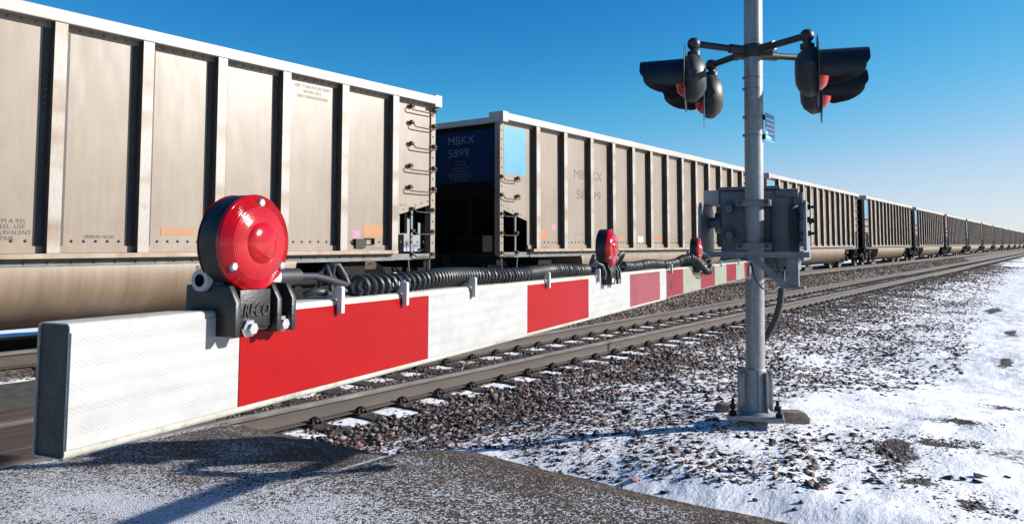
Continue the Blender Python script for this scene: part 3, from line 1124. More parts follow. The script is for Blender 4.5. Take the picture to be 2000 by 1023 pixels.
NEAR_POSTS = sorted(LC - d for d in [1.06, 2.135, 3.215, 4.225, 5.216, 6.20, 7.21, 8.22, 9.23, 10.24, 11.25, 12.25, 13.22])


def make_car(POSTS):
    r = empty('coal_gondola', (0, 0, 0))
    # side sheets with the cut-away ends
    out = [(0.02, 1.91), (0.95, 1.68), (0.95, 1.10), (LC - 0.95, 1.10), (LC - 0.95, 1.68), (LC - 0.02, 1.91), (LC - 0.02, 3.68), (0.02, 3.68)]
    b = MB()
    plate_poly(b, out, -1.48, -1.50)
    b.build('side_sheet', M['tan'], r, smooth=0)
    b = MB()
    plate_poly(b, out, 1.48, 1.50)
    b.box(1.4995, 1.527, 0.95, LC - 0.95, 1.112, 1.188)
    b.box(1.4995, 1.515, 0.021, LC - 0.021, 3.585, 3.66)
    b.lathe_mi = 1
    for k, p in enumerate(POSTS):
        q = (POSTS[k + 1] if k < 12 else LC - 0.05) - 0.16
        for t in range(5):
            yy = p + 0.17 + (q - p - 0.17) * (t + 0.5) / 5
            b.lathe([(0.017, 0), (0.016, 0.010), (0.009, 0.018), (0, 0.020)], (1.5, yy, 1.245), (1, 0, 0), 8)
            b.lathe([(0.014, 0), (0.012, 0.010), (0, 0.014)], (1.515, yy, 3.62), (1, 0, 0), 6)
        for zz in np.arange(1.17, 3.6, 0.235):
            b.lathe([(0.015, 0), (0.013, 0.009), (0, 0.013)], (1.512, p - 0.105, zz), (1, 0, 0), 6)
        if k % 3 == 1:
            for zz in np.arange(2.75, 3.1, 0.075):
                b.lathe([(0.018, 0), (0.016, 0.014), (0, 0.018)], (1.512, p - 0.10, zz), (1, 0, 0), 6)
    for e, sg in ((0.06, 1), (LC - 0.06, -1)):
        for zz in np.arange(1.05, 3.6, 0.185):
            b.lathe([(0.017, 0), (0.015, 0.012), (0, 0.016)], (1.526, e, zz), (1, 0, 0), 6)
        for t in range(6):
            f = t / 5
            b.lathe([(0.015, 0), (0.013, 0.010), (0, 0.014)], (1.5, e + sg * (0.10 + 0.74 * f), 1.955 - 0.205 * f), (1, 0, 0), 6)
    b.build('side_sheet', [M['tan'], M['bolt_dark']], r, smooth=25)
    # posts
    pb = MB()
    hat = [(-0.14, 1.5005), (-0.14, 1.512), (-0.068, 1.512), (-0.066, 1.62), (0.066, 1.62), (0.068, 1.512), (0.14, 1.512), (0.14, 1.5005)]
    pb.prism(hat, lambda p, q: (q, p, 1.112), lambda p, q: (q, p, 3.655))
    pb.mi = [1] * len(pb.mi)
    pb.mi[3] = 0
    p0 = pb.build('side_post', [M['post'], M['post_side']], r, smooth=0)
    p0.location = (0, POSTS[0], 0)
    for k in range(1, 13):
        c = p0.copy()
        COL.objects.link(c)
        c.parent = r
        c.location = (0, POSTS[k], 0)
    # top chord ring
    b = MB()
    for s in (1, -1):
        b.box(min(s * 1.46, s * 1.635), max(s * 1.46, s * 1.635), -0.035, LC + 0.035, 3.645, 3.79)
    b.box(-1.459, 1.459, -0.03, 0.10, 3.60, 3.72)
    b.box(-1.459, 1.459, LC - 0.10, LC + 0.03, 3.60, 3.72)
    for e in (-0.05, LC - 0.13):
        for s in (1, -1):
            b.box(s * 1.46 - 0.18, s * 1.46 + 0.178, e, e + 0.18, 3.60, 3.812)
    b.build('top_chord', M['chord'], r, smooth=0, bevel=0.012)
    # end panels: upright sheet and hopper slope, posts at the corners
    for sg, e in ((1, 0.03), (-1, LC - 0.03)):
        b = MB()
        f = lambda t: e + sg * t
        b.loft([[(x, f(0.0), 3.62) for x in (-1.47, 1.47)] + [(x, f(0.02), 3.62) for x in (1.47, -1.47)],
                [(x, f(0.0), 2.05) for x in (-1.47, 1.47)] + [(x, f(0.02), 2.05) for x in (1.47, -1.47)],
                [(x, f(2.5), 1.05) for x in (-1.47, 1.47)] + [(x, f(2.52), 1.05) for x in (1.47, -1.47)]])
        for x in (-0.75, 0.75):
            b.box(x - 0.06, x + 0.06, min(f(-0.07), f(0.001)), max(f(-0.07), f(0.001)), 1.4, 2.2)
        b.box(-1.4, 1.4, min(f(-0.08), f(0.001)), max(f(-0.08), f(0.001)), 2.15, 2.30)
        b.box(-0.5, -0.3, min(f(0.1), f(0.8)), max(f(0.1), f(0.8)), 1.05, 1.55)
        b.box(0.25, 0.95, min(f(0.15), f(0.75)), max(f(0.15), f(0.75)), 1.05, 1.38)
        b.tube([(0.62, f(0.02), 1.0), (0.62, f(0.02), 2.1)], 0.02, 6)
        b.build('end_panel', M['end_steel'], r, smooth=20)
    for e in (0.0, LC - 0.115):
        for s in (1, -1):
            b = MB()
            b.box(s * 1.46 - 0.066, s * 1.46 + 0.066, e, e + 0.115, 0.96, 3.642)
            b.build('corner_post', M['tan'], r, smooth=0, bevel=0.005)
    # sill
    for s in (1, -1):
        b = MB()
        b.box(min(s * 1.42, s * 1.64), max(s * 1.42, s * 1.64), 1.0, LC - 1.0, 1.052, 1.108)
        b.build('side_sill', M['sill'], r, smooth=0, bevel=0.005)
    for s in (-1, 1):
        b = MB()
        b.box(min(s * 1.49, s * 1.535), max(s * 1.49, s * 1.535), 1.0, LC - 1.0, 0.965, 1.0515)
        b.box(min(s * 1.30, s * 1.545), max(s * 1.30, s * 1.545), 1.0, LC - 1.0, 0.94, 0.9655)
        if s > 0:
            for yy in np.arange(1.2, LC - 1.1, 0.24):
                b.lathe([(0.02, -0.002), (0.018, 0.012), (0, 0.016)], (1.535, yy, 1.01), (1, 0, 0), 6)
        for e in (0.0, LC - 1.55):
            b.box(min(s * 1.28, s * 1.52), max(s * 1.28, s * 1.52), e + 0.13, e + 1.42, 0.945, 1.045)
        b.build('frame_channel', M['frame_grey'], r, smooth=0, bevel=0.004)
    # belly tubs
    prof = [(1.565, 0.965), (1.575, 0.88), (1.565, 0.78), (1.53, 0.66), (1.46, 0.54), (1.35, 0.43), (1.20, 0.335), (1.0, 0.27), (0.8, 0.245), (0.5, 0.24), (0.32, 0.30), (0.32, 0.965)]
    for s in (1, -1):
        b = MB()
        rings = []
        for k in range(9):
            t = k / 8
            rings.append([(s * x, (2.95 + (0.965 - z) * 0.35) * (1 - t) + (LC - 2.95 - (0.965 - z) * 0.35) * t, z) for x, z in prof])
        b.loft(rings)
        b.build('belly_tub', M['tub'], r, smooth=45)
    # centre sill, bolsters
    b = MB()
    b.box(-0.26, 0.26, -0.25, LC + 0.25, 0.62, 1.0)
    for e in (1.75, LC - 1.75):
        b.box(-1.4, 1.4, e - 0.25, e + 0.25, 0.72, 0.98)
        b.box(-1.45, 1.45, e - 1.75, e - 1.60, 0.80, 1.0)
        b.box(-1.45, 1.45, e + 1.55, e + 1.7, 0.80, 1.0)
    b.tube([(1.2, 2.2, 0.62), (1.2, LC - 2.2, 0.62)], 0.03, 6)
    b.build('centre_sill', M['dark_steel'], r, smooth=0)
    for sg, e in ((-1, -0.25), (1, LC + 0.25)):
        b = MB()
        b.box(-0.12, 0.12, min(e, e + sg * 0.42), max(e, e + sg * 0.42), 0.70, 0.94)
        b.box(-0.19, 0.19, min(e + sg * 0.42, e + sg * 0.66), max(e + sg * 0.42, e + sg * 0.66), 0.66, 0.98)
        b.tube([(0.3, e, 0.8), (0.42, e + sg * 0.2, 0.55), (0.35, e + sg * 0.5, 0.35), (0.2, e + sg * 0.6, 0.33)], 0.025, 6)
        b.build('coupler', M['dark_steel'], r, smooth=0, bevel=0.02)
    # trucks
    wb = MB()
    wb.lathe([(0.02, -0.075), (0.12, -0.075), (0.13, -0.06), (0.30, -0.035), (0.39, -0.06), (0.457, -0.065), (0.462, 0.03), (0.49, 0.045), (0.49, 0.07), (0.40, 0.07), (0.30, 0.05), (0.13, 0.07), (0.02, 0.07)], (0, 0, 0), (1, 0, 0), 28)
    wm = fm = None
    for e in (1.75, LC - 1.75):
        b = MB().box(-1.0, 1.0, e - 0.20, e + 0.20, 0.42, 0.72)
        b.box(-0.9, 0.9, e - 0.98, e - 0.80, 0.38, 0.54)
        b.box(-0.9, 0.9, e + 0.80, e + 0.98, 0.38, 0.54)
        tr = b.build('truck', M['dark_steel'], r, smooth=0, bevel=0.012)
        for s in (1, -1):
            b = MB()
            plate_poly(b, [(-1.12, 0.40), (-1.12, 0.56), (-0.75, 0.68), (-0.35, 0.80), (0.35, 0.80), (0.75, 0.68), (1.12, 0.56), (1.12, 0.40), (0.68, 0.40), (0.45, 0.26), (-0.45, 0.26), (-0.68, 0.40)], -0.08, 0.08)
            for d in (-0.89, 0.89):
                b.cyl((-0.09, d, 0.457), (0.17, d, 0.457), 0.13, 12)
            for d in (-0.14, 0.0, 0.14):
                b.cyl((0.09, d, 0.32), (0.09, d, 0.66), 0.06, 8)
            b.box(-0.11, 0.12, -0.28, 0.28, 0.27, 0.33)
            if fm is None:
                fo_ = b.build('side_frame', M['dark_steel'], tr, smooth=30, bevel=0.008, off=(0, 0, 0))
                fm = fo_.data
            else:
                fo_ = bpy.data.objects.new('side_frame', fm)
                COL.objects.link(fo_)
                fo_.parent = tr
            fo_.location = (s * 1.04, e, 0)
            fo_.rotation_euler = (0, 0, 0 if s > 0 else math.pi)
            for d in (-0.89, 0.89):
                if wm is None:
                    c = wb.build('wheel', M['wheel'], tr, smooth=35, off=(0, 0, 0))
                    wm = c.data
                else:
                    c = bpy.data.objects.new('wheel', wm)
                    COL.objects.link(c)
                    c.parent = tr
                c.location = (s * 0.755, e + d, 0.462)
                c.rotation_euler = (0, 0, math.pi if s > 0 else 0)
    # ladders and handholds on the camera side
    def rail_bar(name, ya, yb, z, hook):
        q = MB()
        sg = 1 if yb > ya else -1
        pts = [(1.51, ya, z + 0.055), (1.575, ya, z + 0.05), (1.585, ya + sg * 0.02, z + 0.01), (1.585, ya + sg * 0.05, z)]
        if hook:
            pts = [(1.51, ya + sg * 0.03, z + 0.09), (1.57, ya - sg * 0.0, z + 0.085), (1.585, ya - sg * 0.06, z + 0.06), (1.585, ya - sg * 0.07, z + 0.02), (1.585, ya - sg * 0.04, z)]
        pts += [(1.585, ya + sg * 0.3, z - 0.004)]
        pts += [(1.585, yb - sg * 0.05, z), (1.585, yb - sg * 0.02, z + 0.01), (1.575, yb, z + 0.05), (1.51, yb, z + 0.055)]
        q.tube(pts, 0.0105, 7)
        for yy, zz in ((ya, z + 0.065), (yb, z + 0.065)):
            q.box(1.50, 1.56, yy - 0.035, yy + 0.035, zz - 0.02, zz + 0.022)
            q.box(1.525, 1.575, yy - 0.05, yy - 0.012, zz - 0.005, zz + 0.04)
        return q.build(name, M['rust_dark'], r, smooth=40)
    for z in (2.10, 2.46):
        rail_bar('handhold', 0.06, 0.60, z, False)
        rail_bar('handhold', LC - 0.62, LC - 0.03, z, True)
    for z, hk in ((2.84, False), (3.20, False), (3.48, True)):
        rail_bar('handhold', LC - 0.60, LC - 0.03, z, hk)
    for e, sg in ((0.0, 1), (LC, -1)):
        q = MB()
        yy = e + sg * 0.55
        q.box(1.47, 1.50, yy - 0.022, yy + 0.022, 0.97, 1.78)
        q.tube([(1.49, e + sg * 0.62, 0.94), (1.49, e + sg * 0.57, 0.55)], 0.012, 6)
        q.tube([(1.49, e + sg * 0.10, 0.94), (1.49, e + sg * 0.10, 0.55), (1.49, e + sg * 0.57, 0.55)], 0.012, 6)
        lad = q.build('end_ladder', M['frame_grey'], r, smooth=0)
        for z in (0.985, 1.375, 1.75):
            q = MB()
            q.tube([(1.50, e + sg * 0.06, z + 0.05), (1.57, e + sg * 0.06, z + 0.045), (1.58, e + sg * 0.10, z), (1.58, e + sg * 0.50, z), (1.57, e + sg * 0.56, z + 0.045), (1.50, e + sg * 0.56, z + 0.05)], 0.011, 7)
            for yy in (e + sg * 0.06, e + sg * 0.56):
                q.box(1.49, 1.56, yy - 0.03, yy + 0.03, z + 0.035, z + 0.085)
            q.build('rung', M['rust_dark'], lad, smooth=40)
    # a jacking pad cut-out on the second panel and a chain at the far end
    q = MB()
    ya = POSTS[12] - 0.78
    q.box(1.501, 1.56, ya, ya + 0.20, 1.15, 1.29)
    q.box(1.501, 1.545, ya + 0.22, ya + 0.225, 1.20, 1.30)
    q.box(1.501, 1.545, ya + 0.22, ya + 0.40, 1.195, 1.205)
    q.box(1.501, 1.545, ya + 0.395, ya + 0.405, 1.195, 1.30)
    q.box(1.501, 1.545, ya + 0.22, ya + 0.40, 1.296, 1.304)
    q.build('card_holder', M['rust_dark'], r, smooth=0)
    q = MB()
    for k in range(13):
        q.lathe([(0.012, -0.004), (0.022, -0.004), (0.022, 0.004), (0.012, 0.004)], (1.36, LC - 0.86, 1.62 - 0.045 * k), (1, 0, 0) if k % 2 else (0, 1, 0), 8)
    q.build('chain', M['rust_dark'], r)
    return r


def sticker(car, name, y0, y1, z0, z1, mat, X=1.5005):
    b = MB().box(X, X + 0.0025, y0, y1, z0, z1)
    b.v = [(x, y, z) for x, y, z in b.v]
    o = b.build(name, mat, None, smooth=0)
    o.parent = car
    return o


def letters(car, txt, y, z, size, mat, align='LEFT', X=1.5005, sx=1.0, line=1.0, bold=0.0, width=None):
    o = text_mesh('lettering', txt, size, (X, y, z), (0, 1, 0), (0, 0, 1), mat, None, align, sx=sx, line=line, bold=bold, width=width)
    o.parent = car
    return o


near_car = make_car(NEAR_POSTS)
proto_car = make_car(POSTS)
car_labels = [
    'tan coal gondola nearest the camera, cut off by the left frame edge', 'tan coal gondola lettered MBKX 5899 with a pale blue corner panel',
    'tan coal gondola directly right of the signal mast, partly behind the gate mechanism', 'tan coal gondola with blue corner panel, second one beyond the signal mast',
    'tan coal gondola just ahead of the nearer red cornered gondola', 'greyish coal gondola with dark red corner panel, the nearer of the two red cornered ones',
    'small distant gondola with blue corner between the two red cornered gondolas', 'greyish coal gondola with dark red corner panel, the farther of the two red cornered ones',
    'distant gondola just beyond the farther red cornered gondola', 'second gondola beyond the farther red cornered gondola', 'third gondola beyond the farther red cornered gondola',
    'fourth gondola beyond the farther red cornered gondola', 'fifth gondola beyond the farther red cornered gondola', 'sixth gondola beyond the farther red cornered gondola, near the frame edge',
    'last coal gondola seen at the right frame edge of the train']
cars = []
for i, lab in enumerate(car_labels):
    c = near_car if i == 0 else proto_car if i == 1 else copy_tree(proto_car)
    c.location = (FAR_C, CAR_Y0 + (i - 1) * CAR_PITCH + (0.06 if i == 1 else 0), FAR_Z)
    tag(c, lab, 'railway wagon', 'coal gondolas of the passing train')
    cars.append(c)


def on_car(car, xp, yp, X=1.50):
    y, z = pixplane(xp, yp, FAR_C + X)
    return y - car.location.y, z - FAR_Z


pm = M['tan'].copy()
pm.name = 'pale_grey_paint'
for nd in pm.node_tree.nodes:
    if nd.type == 'VALTORGB' and abs(nd.color_ramp.elements[0].color[0] - 0.196) < 0.005:
        for el, cc in zip(nd.color_ramp.elements, ((0.1763, 0.164, 0.1435), (0.2009, 0.1853, 0.164), (0.2255, 0.2099, 0.1886))):
            el.color = (*cc, 1)
for i, car in enumerate(cars):
    if i >= 1:
        mat = M['end_red'] if i in (5, 7) else M['end_blue']
        sticker(car, 'painted_panel', 0.15, 0.90, 2.60, 3.545, mat)
        for k in (1, 4, 6, 8, 11):
            if i > 1:
                sticker(car, 'reflective_sticker', POSTS[k] + 0.25, POSTS[k] + 0.62, 1.31, 1.40, M['orange'])
    if i in (5, 7):
        for ch in car.children:
            if ch.name.startswith('side_sheet'):
                ch.data = ch.data.copy()
                ch.data.materials[0] = pm

# first gondola's markings
c1 = cars[0]


def mark(car, xa, ya, xb, yb, mat, name='reflective_sticker'):
    a, b_ = on_car(car, xa, ya), on_car(car, xb, yb)
    return sticker(car, name, a[0], b_[0], min(a[1], b_[1]), max(a[1], b_[1]), mat)


mark(c1, 314, 444, 379, 459.5, M['orange'])
mark(c1, 709, 438.5, 748, 464, M['orange'])
mark(c1, 688, 450.5, 702, 464.5, M['pink'], 'paper_sticker')
y, z = on_car(c1, 163, 465)
letters(c1, 'ORDER NO 1462-032', y, z, 0.052, M['ink'], width=on_car(c1, 222, 465)[0] - y)
y, z = on_car(c1, 50, 436)
letters(c1, 'THIS IS ASTM A 935', y, z, 0.066, M['ink'], 'RIGHT')
y, z = on_car(c1, -3, 446)
letters(c1, 'STEEL. USE', y - 0.06, z, 0.066, M['ink'])
letters(c1, 'EQUIVALENT', y - 0.08, z - 0.062, 0.066, M['ink'])
letters(c1, 'REPAIR.', y - 0.06, z - 0.124, 0.066, M['ink'])
y, z = on_car(c1, 611, 175)
letters(c1, 'SUBJECT TO LEASE OR SECURITY INTEREST', y, z, 0.066, M['ink_soft'], 'CENTER', width=0.66)
letters(c1, 'FILED WITH THE U.S.', y, z - 0.075, 0.066, M['ink_soft'], 'CENTER', width=0.33)
letters(c1, 'SURFACE TRANSPORTATION BOARD', y, z - 0.15, 0.066, M['ink_soft'], 'CENTER', width=0.56)
y, z = on_car(c1, 440, 391)
letters(c1, 'EMPTY', y, z, 0.07, M['ink'])
y, z = on_car(c1, 383, 527, 1.57)
letters(c1, 'RADIAL', y, z, 0.085, M['ink'], X=1.577)
y, z = on_car(c1, 780, 402)
letters(c1, '40% E.L.', y, z, 0.055, M['ink_soft'])
y, z = on_car(c1, 697, 487, 1.527)
letters(c1, '2 INCH V COMP SHOES', y, z, 0.055, M['ink_soft'], X=1.5275)
# second gondola's markings
c2 = cars[1]
mark(c2, 1051, 448, 1071, 467, M['orange'])
mark(c2, 1077, 438, 1085, 449, M['pink'], 'paper_sticker')
for xa, xb in ((1207, 1221), (1278, 1293), (1373, 1380)):
    mark(c2, xa, 461.5, xb, 469, M['orange'])
mark(c2, 1246, 462, 1256, 473, M['white_sticker'], 'paper_sticker')
y, z = on_car(c2, 1120, 347)
letters(c2, 'MB', y, z - 0.01, 0.30, M['ink'], width=0.46)
letters(c2, 'KX', on_car(c2, 1155, 352)[0], z - 0.01, 0.30, M['ink'], width=0.47)
y, z = on_car(c2, 1125, 387)
letters(c2, '58', y, z - 0.01, 0.30, M['ink'], width=0.42)
letters(c2, '99', on_car(c2, 1155, 390)[0], z - 0.01, 0.30, M['ink'], width=0.42)
y, z = on_car(c2, 1123, 459)
letters(c2, 'LD LMT  244500', y, z, 0.10, M['ink_soft'], width=1.18)
y, z = on_car(c2, 1123, 473)
letters(c2, 'LT WT   41500', y, z, 0.10, M['ink_soft'], width=1.16)
y, z = on_car(c2, 1051, 484, 1.527)
letters(c2, 'V COMP SHOES', y, z, 0.055, M['ink_soft'], X=1.5275)
y, z = on_car(c2, 1311, 460)
letters(c2, 'BLT  9-05\nCAPY 4500\nTEST  8-10', y, z, 0.07, M['ink_soft'], line=1.6)
y, z = on_car(c2, 1419, 341)
letters(c2, 'SUBJECT TO LEASE\nFILED WITH THE U.S.', y, z, 0.066, M['ink_soft'], sx=0.8)
# blue data panel on its shaded end, the shade painted into the blue
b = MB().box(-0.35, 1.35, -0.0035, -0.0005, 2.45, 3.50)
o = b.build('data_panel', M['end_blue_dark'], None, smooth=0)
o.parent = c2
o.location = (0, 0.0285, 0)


def end_text(txt, x, z, size, sx=1.0):
    o = text_mesh('lettering', txt, size, (x, 0.024, z), (1, 0, 0), (0, 0, 1), M['ink_white'], None, 'CENTER', sx=sx)
    o.parent = c2


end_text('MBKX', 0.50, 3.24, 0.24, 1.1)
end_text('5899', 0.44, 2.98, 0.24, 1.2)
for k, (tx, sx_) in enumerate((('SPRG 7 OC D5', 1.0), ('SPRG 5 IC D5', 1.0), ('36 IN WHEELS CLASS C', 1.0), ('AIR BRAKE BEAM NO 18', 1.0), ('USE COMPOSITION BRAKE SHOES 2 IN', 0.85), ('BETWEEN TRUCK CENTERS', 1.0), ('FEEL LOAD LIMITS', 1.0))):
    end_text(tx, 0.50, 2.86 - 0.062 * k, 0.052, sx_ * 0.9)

# ------------------------------------------------------------------ crossing gate arm
GA = Vector((-0.7328, 0.4905, 1.4611))
GU = Vector((-0.22077, 0.975278, -0.009665)).normalized()
GS = Vector((GU.y, -GU.x, 0)).normalized()
GUP = GS.cross(GU)


def G(s, w_, h):
    return tuple(GA + GU * s + GS * w_ + GUP * h)


def gbox(b, s0, s1, w0, w1, h0, h1, mi=0):
    vs = [G(s, w_, h) for h in (h0, h1) for s in (s0, s1) for w_ in (w0, w1)]
    return b.add(vs, [(0, 2, 3, 1), (4, 5, 7, 6), (0, 1, 5, 4), (2, 6, 7, 3), (0, 4, 6, 2), (1, 3, 7, 5)], mi)


def round_rect(w0, w1, h0, h1, r, n=5):
    pts = []
    for cx, cy, a0 in ((w1 - r, h1 - r, 0), (w0 + r, h1 - r, 90), (w0 + r, h0 + r, 180), (w1 - r, h0 + r, 270)):
        for k in range(n + 1):
            a = R(a0 + 90 * k / n)
            pts.append((cx + r * math.cos(a), cy + r * math.sin(a)))
    return pts


arm = empty('crossing_gate_arm', GA, 'long red and white striped crossing gate arm lowered across the road with three red lamps', 'gate arm')
b = MB()
rr = round_rect(-0.041, 0.0, -0.0571, 0.0571, 0.0048)
ri = round_rect(-0.0400, -0.0011, -0.0560, 0.0560, 0.0040)
ring = lambda prof, s: [G(s, p, q) for p, q in prof]
b.loft([ring(rr, s) for s in np.linspace(-0.1975, 2.140, 40)], caps=False)
b.loft([ring(rr, -0.1975), ring(ri, -0.1977), ring(ri, -0.1950)], caps=False)
b.build('tube', M['tube'], arm, smooth=40)
b = MB()
b.add(ring(ri, -0.1955), [tuple(range(len(ri)))])
b.build('tube_end', M['end_cap'], arm, smooth=0)
b = MB()
r2 = round_rect(-0.038, -0.002, -0.0550, 0.0550, 0.0085)
b.loft([ring(r2, s) for s in np.linspace(2.1405, 4.722, 20)])
b.build('tube', M['tube'], arm, smooth=40)
b = MB()
gbox(b, 2.139, 2.149, -0.0405, 0.0012, -0.0577, 0.0577)
b.build('tube_joint', M['hole_black'], arm, smooth=0)
b = MB()
gbox(b, 4.722, 4.80, -0.055, 0.006, -0.066, 0.060)
b.build('arm_bracket', M['clip_white'], arm, smooth=0, bevel=0.004)


def sheet(s0, s1, mat, w0=0.0002, name='reflective_sheet'):
    b = MB()
    n = max(2, int((s1 - s0) / 0.05))
    rings = []
    for k in range(n + 1):
        s = s0 + (s1 - s0) * k / n
        rings.append([G(s, w0 - 0.003, -0.0488), G(s, w0 + 0.0012, -0.0488), G(s, w0 + 0.0012, 0.0492), G(s, w0 - 0.003, 0.0492)])
    b.loft(rings)
    return b.build(name, mat, arm, smooth=0)


P_ = 0.4064
sheet(-0.1968, -0.0008, M['sheet_white'])
for k, mm in enumerate(('sheet_red', 'sheet_white', 'sheet_red', 'sheet_white', 'sheet_faded')):
    sheet(k * P_ + 0.0006, (k + 1) * P_ - 0.0006, M[mm])
sheet(5 * P_ + 0.0006, 2.137, M['sheet_white'])
s0 = 2.4603
sheet(2.152, s0 - 0.0006, M['sheet_old_red'], -0.0018)
for k in range(5):
    sheet(s0 + k * P_ + 0.0006, s0 + (k + 1) * P_ - 0.0006, M['sheet_old_white' if k % 2 == 0 else 'sheet_old_red'], -0.0018)
sheet(s0 + 5 * P_ + 0.0006, 4.72, M['sheet_old_red'], -0.0018)
b = MB()
b.lathe([(0.0, 0.0015), (0.016, 0.0014), (0.017, 0.0)], G(2.235, -0.0008, -0.008), GS, 14)
b.build('bolt_hole', M['hole_black'], arm)


def gate_lamp(s, mirror=False):
    sc = 0.012
    o_ = s + sc
    # housing: black drum with ears, straddling bracket
    b = MB()
    hc = 0.1275
    b.lathe([(0.0, -0.0120), (0.0509, -0.0120), (0.0524, -0.0105), (0.0526, 0.0128), (0.0509, 0.0132), (0.0, 0.0132)], G(o_, 0, hc), GS, 48)
    neck = [(-0.028, 0.060), (0.046, 0.060), (0.040, 0.085), (0.028, 0.098), (-0.028, 0.098), (-0.036, 0.085)]
    b.prism(neck, lambda p, q: G(o_ + p, -0.036, q), lambda p, q: G(o_ + p, 0.006, q))
    gbox(b, o_ - 0.012, o_ + 0.060, -0.062, -0.0415, 0.045, 0.080)
    for sp in (-0.033, 0.030, 0.054):
        prof = [(-0.042, 0.0572), (0.001, 0.0572), (0.001, 0.030), (0.028, 0.030), (0.028, 0.066), (0.018, 0.083), (-0.042, 0.083)]
        wdt = 0.0075
        b.prism(prof, lambda p, q: G(o_ + sp - wdt / 2, p, q), lambda p, q: G(o_ + sp + wdt / 2, p, q))
    gbox(b, o_ - 0.026, o_ + 0.020, 0.0012, 0.0235, 0.0375, 0.078)
    gbox(b, o_ - 0.020, o_ + 0.054, 0.0012, 0.0185, 0.033, 0.0405)
    h = b.build('lamp', M['lamp_black'], arm, smooth=35, bevel=0.0012)
    # lens with moulded rings and a centre boss, front and back
    prof = [(0.0550, -0.0025), (0.0552, 0.0015), (0.0540, 0.0032)]
    r_ = 0.0512
    for k in range(15):
        f = k / 14
        d = 0.0030 + 0.0088 * (1 - (1 - f) ** 1.9)
        am = 0.00045 if k < 6 else 0.00022
        rr_ = 0.0528 - 0.0288 * f
        prof += [(rr_ + 0.0007, d - am), (rr_, d + am), (rr_ - 0.0009, d)]
    prof += [(0.0232, 0.0120), (0.0220, 0.0132), (0.0185, 0.0150), (0.0135, 0.0166), (0.0070, 0.0176), (0.0, 0.0179)]
    for sg, w0 in ((1, 0.0160), (-1, -0.0080)):
        b = MB()
        b.lathe([(r_q * 0.96, d_q * (1 if sg > 0 else 0.2)) for r_q, d_q in prof], G(o_, w0 if sg > 0 else -0.0118, hc), GS * sg, 56)
        b.build('lens', M['lens'], h, smooth=60)
    for ang in (88, 214, 326):
        a = R(ang)
        cs, ch = o_ + 0.0440 * math.cos(a), hc + 0.0440 * math.sin(a)
        b = MB()
        b.lathe([(0.0052, 0.0), (0.0052, 0.0065), (0.0040, 0.0078), (0, 0.0080)], G(cs, 0.0175, ch), GS, 6)
        b.build('screw', M['zinc'], h, smooth=20)
        b = MB()
    for cs in (o_ - 0.024 + 0.010, o_ + 0.042):
        b = MB()
        b.lathe([(0.0098, 0.0), (0.0098, 0.003), (0.0070, 0.0045), (0.0062, 0.0046), (0.0062, 0.0085), (0.0, 0.0085)], G(cs, 0.0240 if cs < o_ + 0.02 else 0.0187, 0.0375), GS, 6)
        b.build('bolt', M['zinc'], h, smooth=20)
    # conduit stubs either side
    b = MB()
    ax = GU
    b.lathe([(0.0068, -0.040), (0.0115, -0.040), (0.0120, -0.037), (0.0120, -0.012), (0.0, -0.012)], G(o_ - 0.002, -0.018, 0.088), ax, 24)
    b.build('conduit_stub', M['plug_grey'], h, smooth=40)
    b = MB()
    b.lathe([(0.0, 0.046), (0.0120, 0.046), (0.0122, 0.052), (0.0118, 0.074), (0.0, 0.0745)], G(o_ - 0.002, -0.018, 0.088), ax, 24)
    b.build('conduit_stub', M['plug_grey'], h, smooth=40)
    b = MB()
    b.lathe([(0.0068, -0.0398), (0.0066, -0.026), (0.0, -0.026)], G(o_ - 0.002, -0.018, 0.088), ax, 20)
    b.build('stub_bore', M['hole_black'], h)
    t = text_mesh('raised_lettering', 'RECO', 0.0185, G(o_ - 0.0225, 0.0235, 0.0500), GU, GUP, M['lamp_black'], h, extrude=0.0009, sx=0.80, shear=0.25, depth=0.0007, bold=0.0004)
    return h


for s in (-0.0105, 1.362, 2.712):
    gate_lamp(s)


def helix(b, path, Rr, r, pitch, seg=12, n=6):
    """coil wound round a polyline"""
    P = [Vector(p) for p in path]
    L = [0.0]
    for a, c in zip(P, P[1:]):
        L.append(L[-1] + (c - a).length)
    tot = L[-1]
    pts = []
    ph = 0.0
    s = 0.0
    up = None
    while s < tot:
        k = max(i for i in range(len(L)) if L[i] <= s + 1e-9)
        k = min(k, len(P) - 2)
        f = (s - L[k]) / max(L[k + 1] - L[k], 1e-9)
        p = P[k].lerp(P[k + 1], f)
        t0 = (P[k + 1] - P[k]).normalized()
        if k + 2 < len(P):
            t0 = t0.lerp((P[k + 2] - P[k + 1]).normalized(), f * 0.5).normalized()
        if up is None:
            up = t0.cross(Vector((0.3, 0.1, 1))).normalized()
        up = (up - t0 * up.dot(t0)).normalized()
        e2 = t0.cross(up)
        pts.append(p + (up * math.cos(ph) + e2 * math.sin(ph)) * Rr)
        pt = pitch(s / tot) if callable(pitch) else pitch
        s += pt / seg
        ph += 2 * math.pi / seg
    b.tube(pts, r, n)


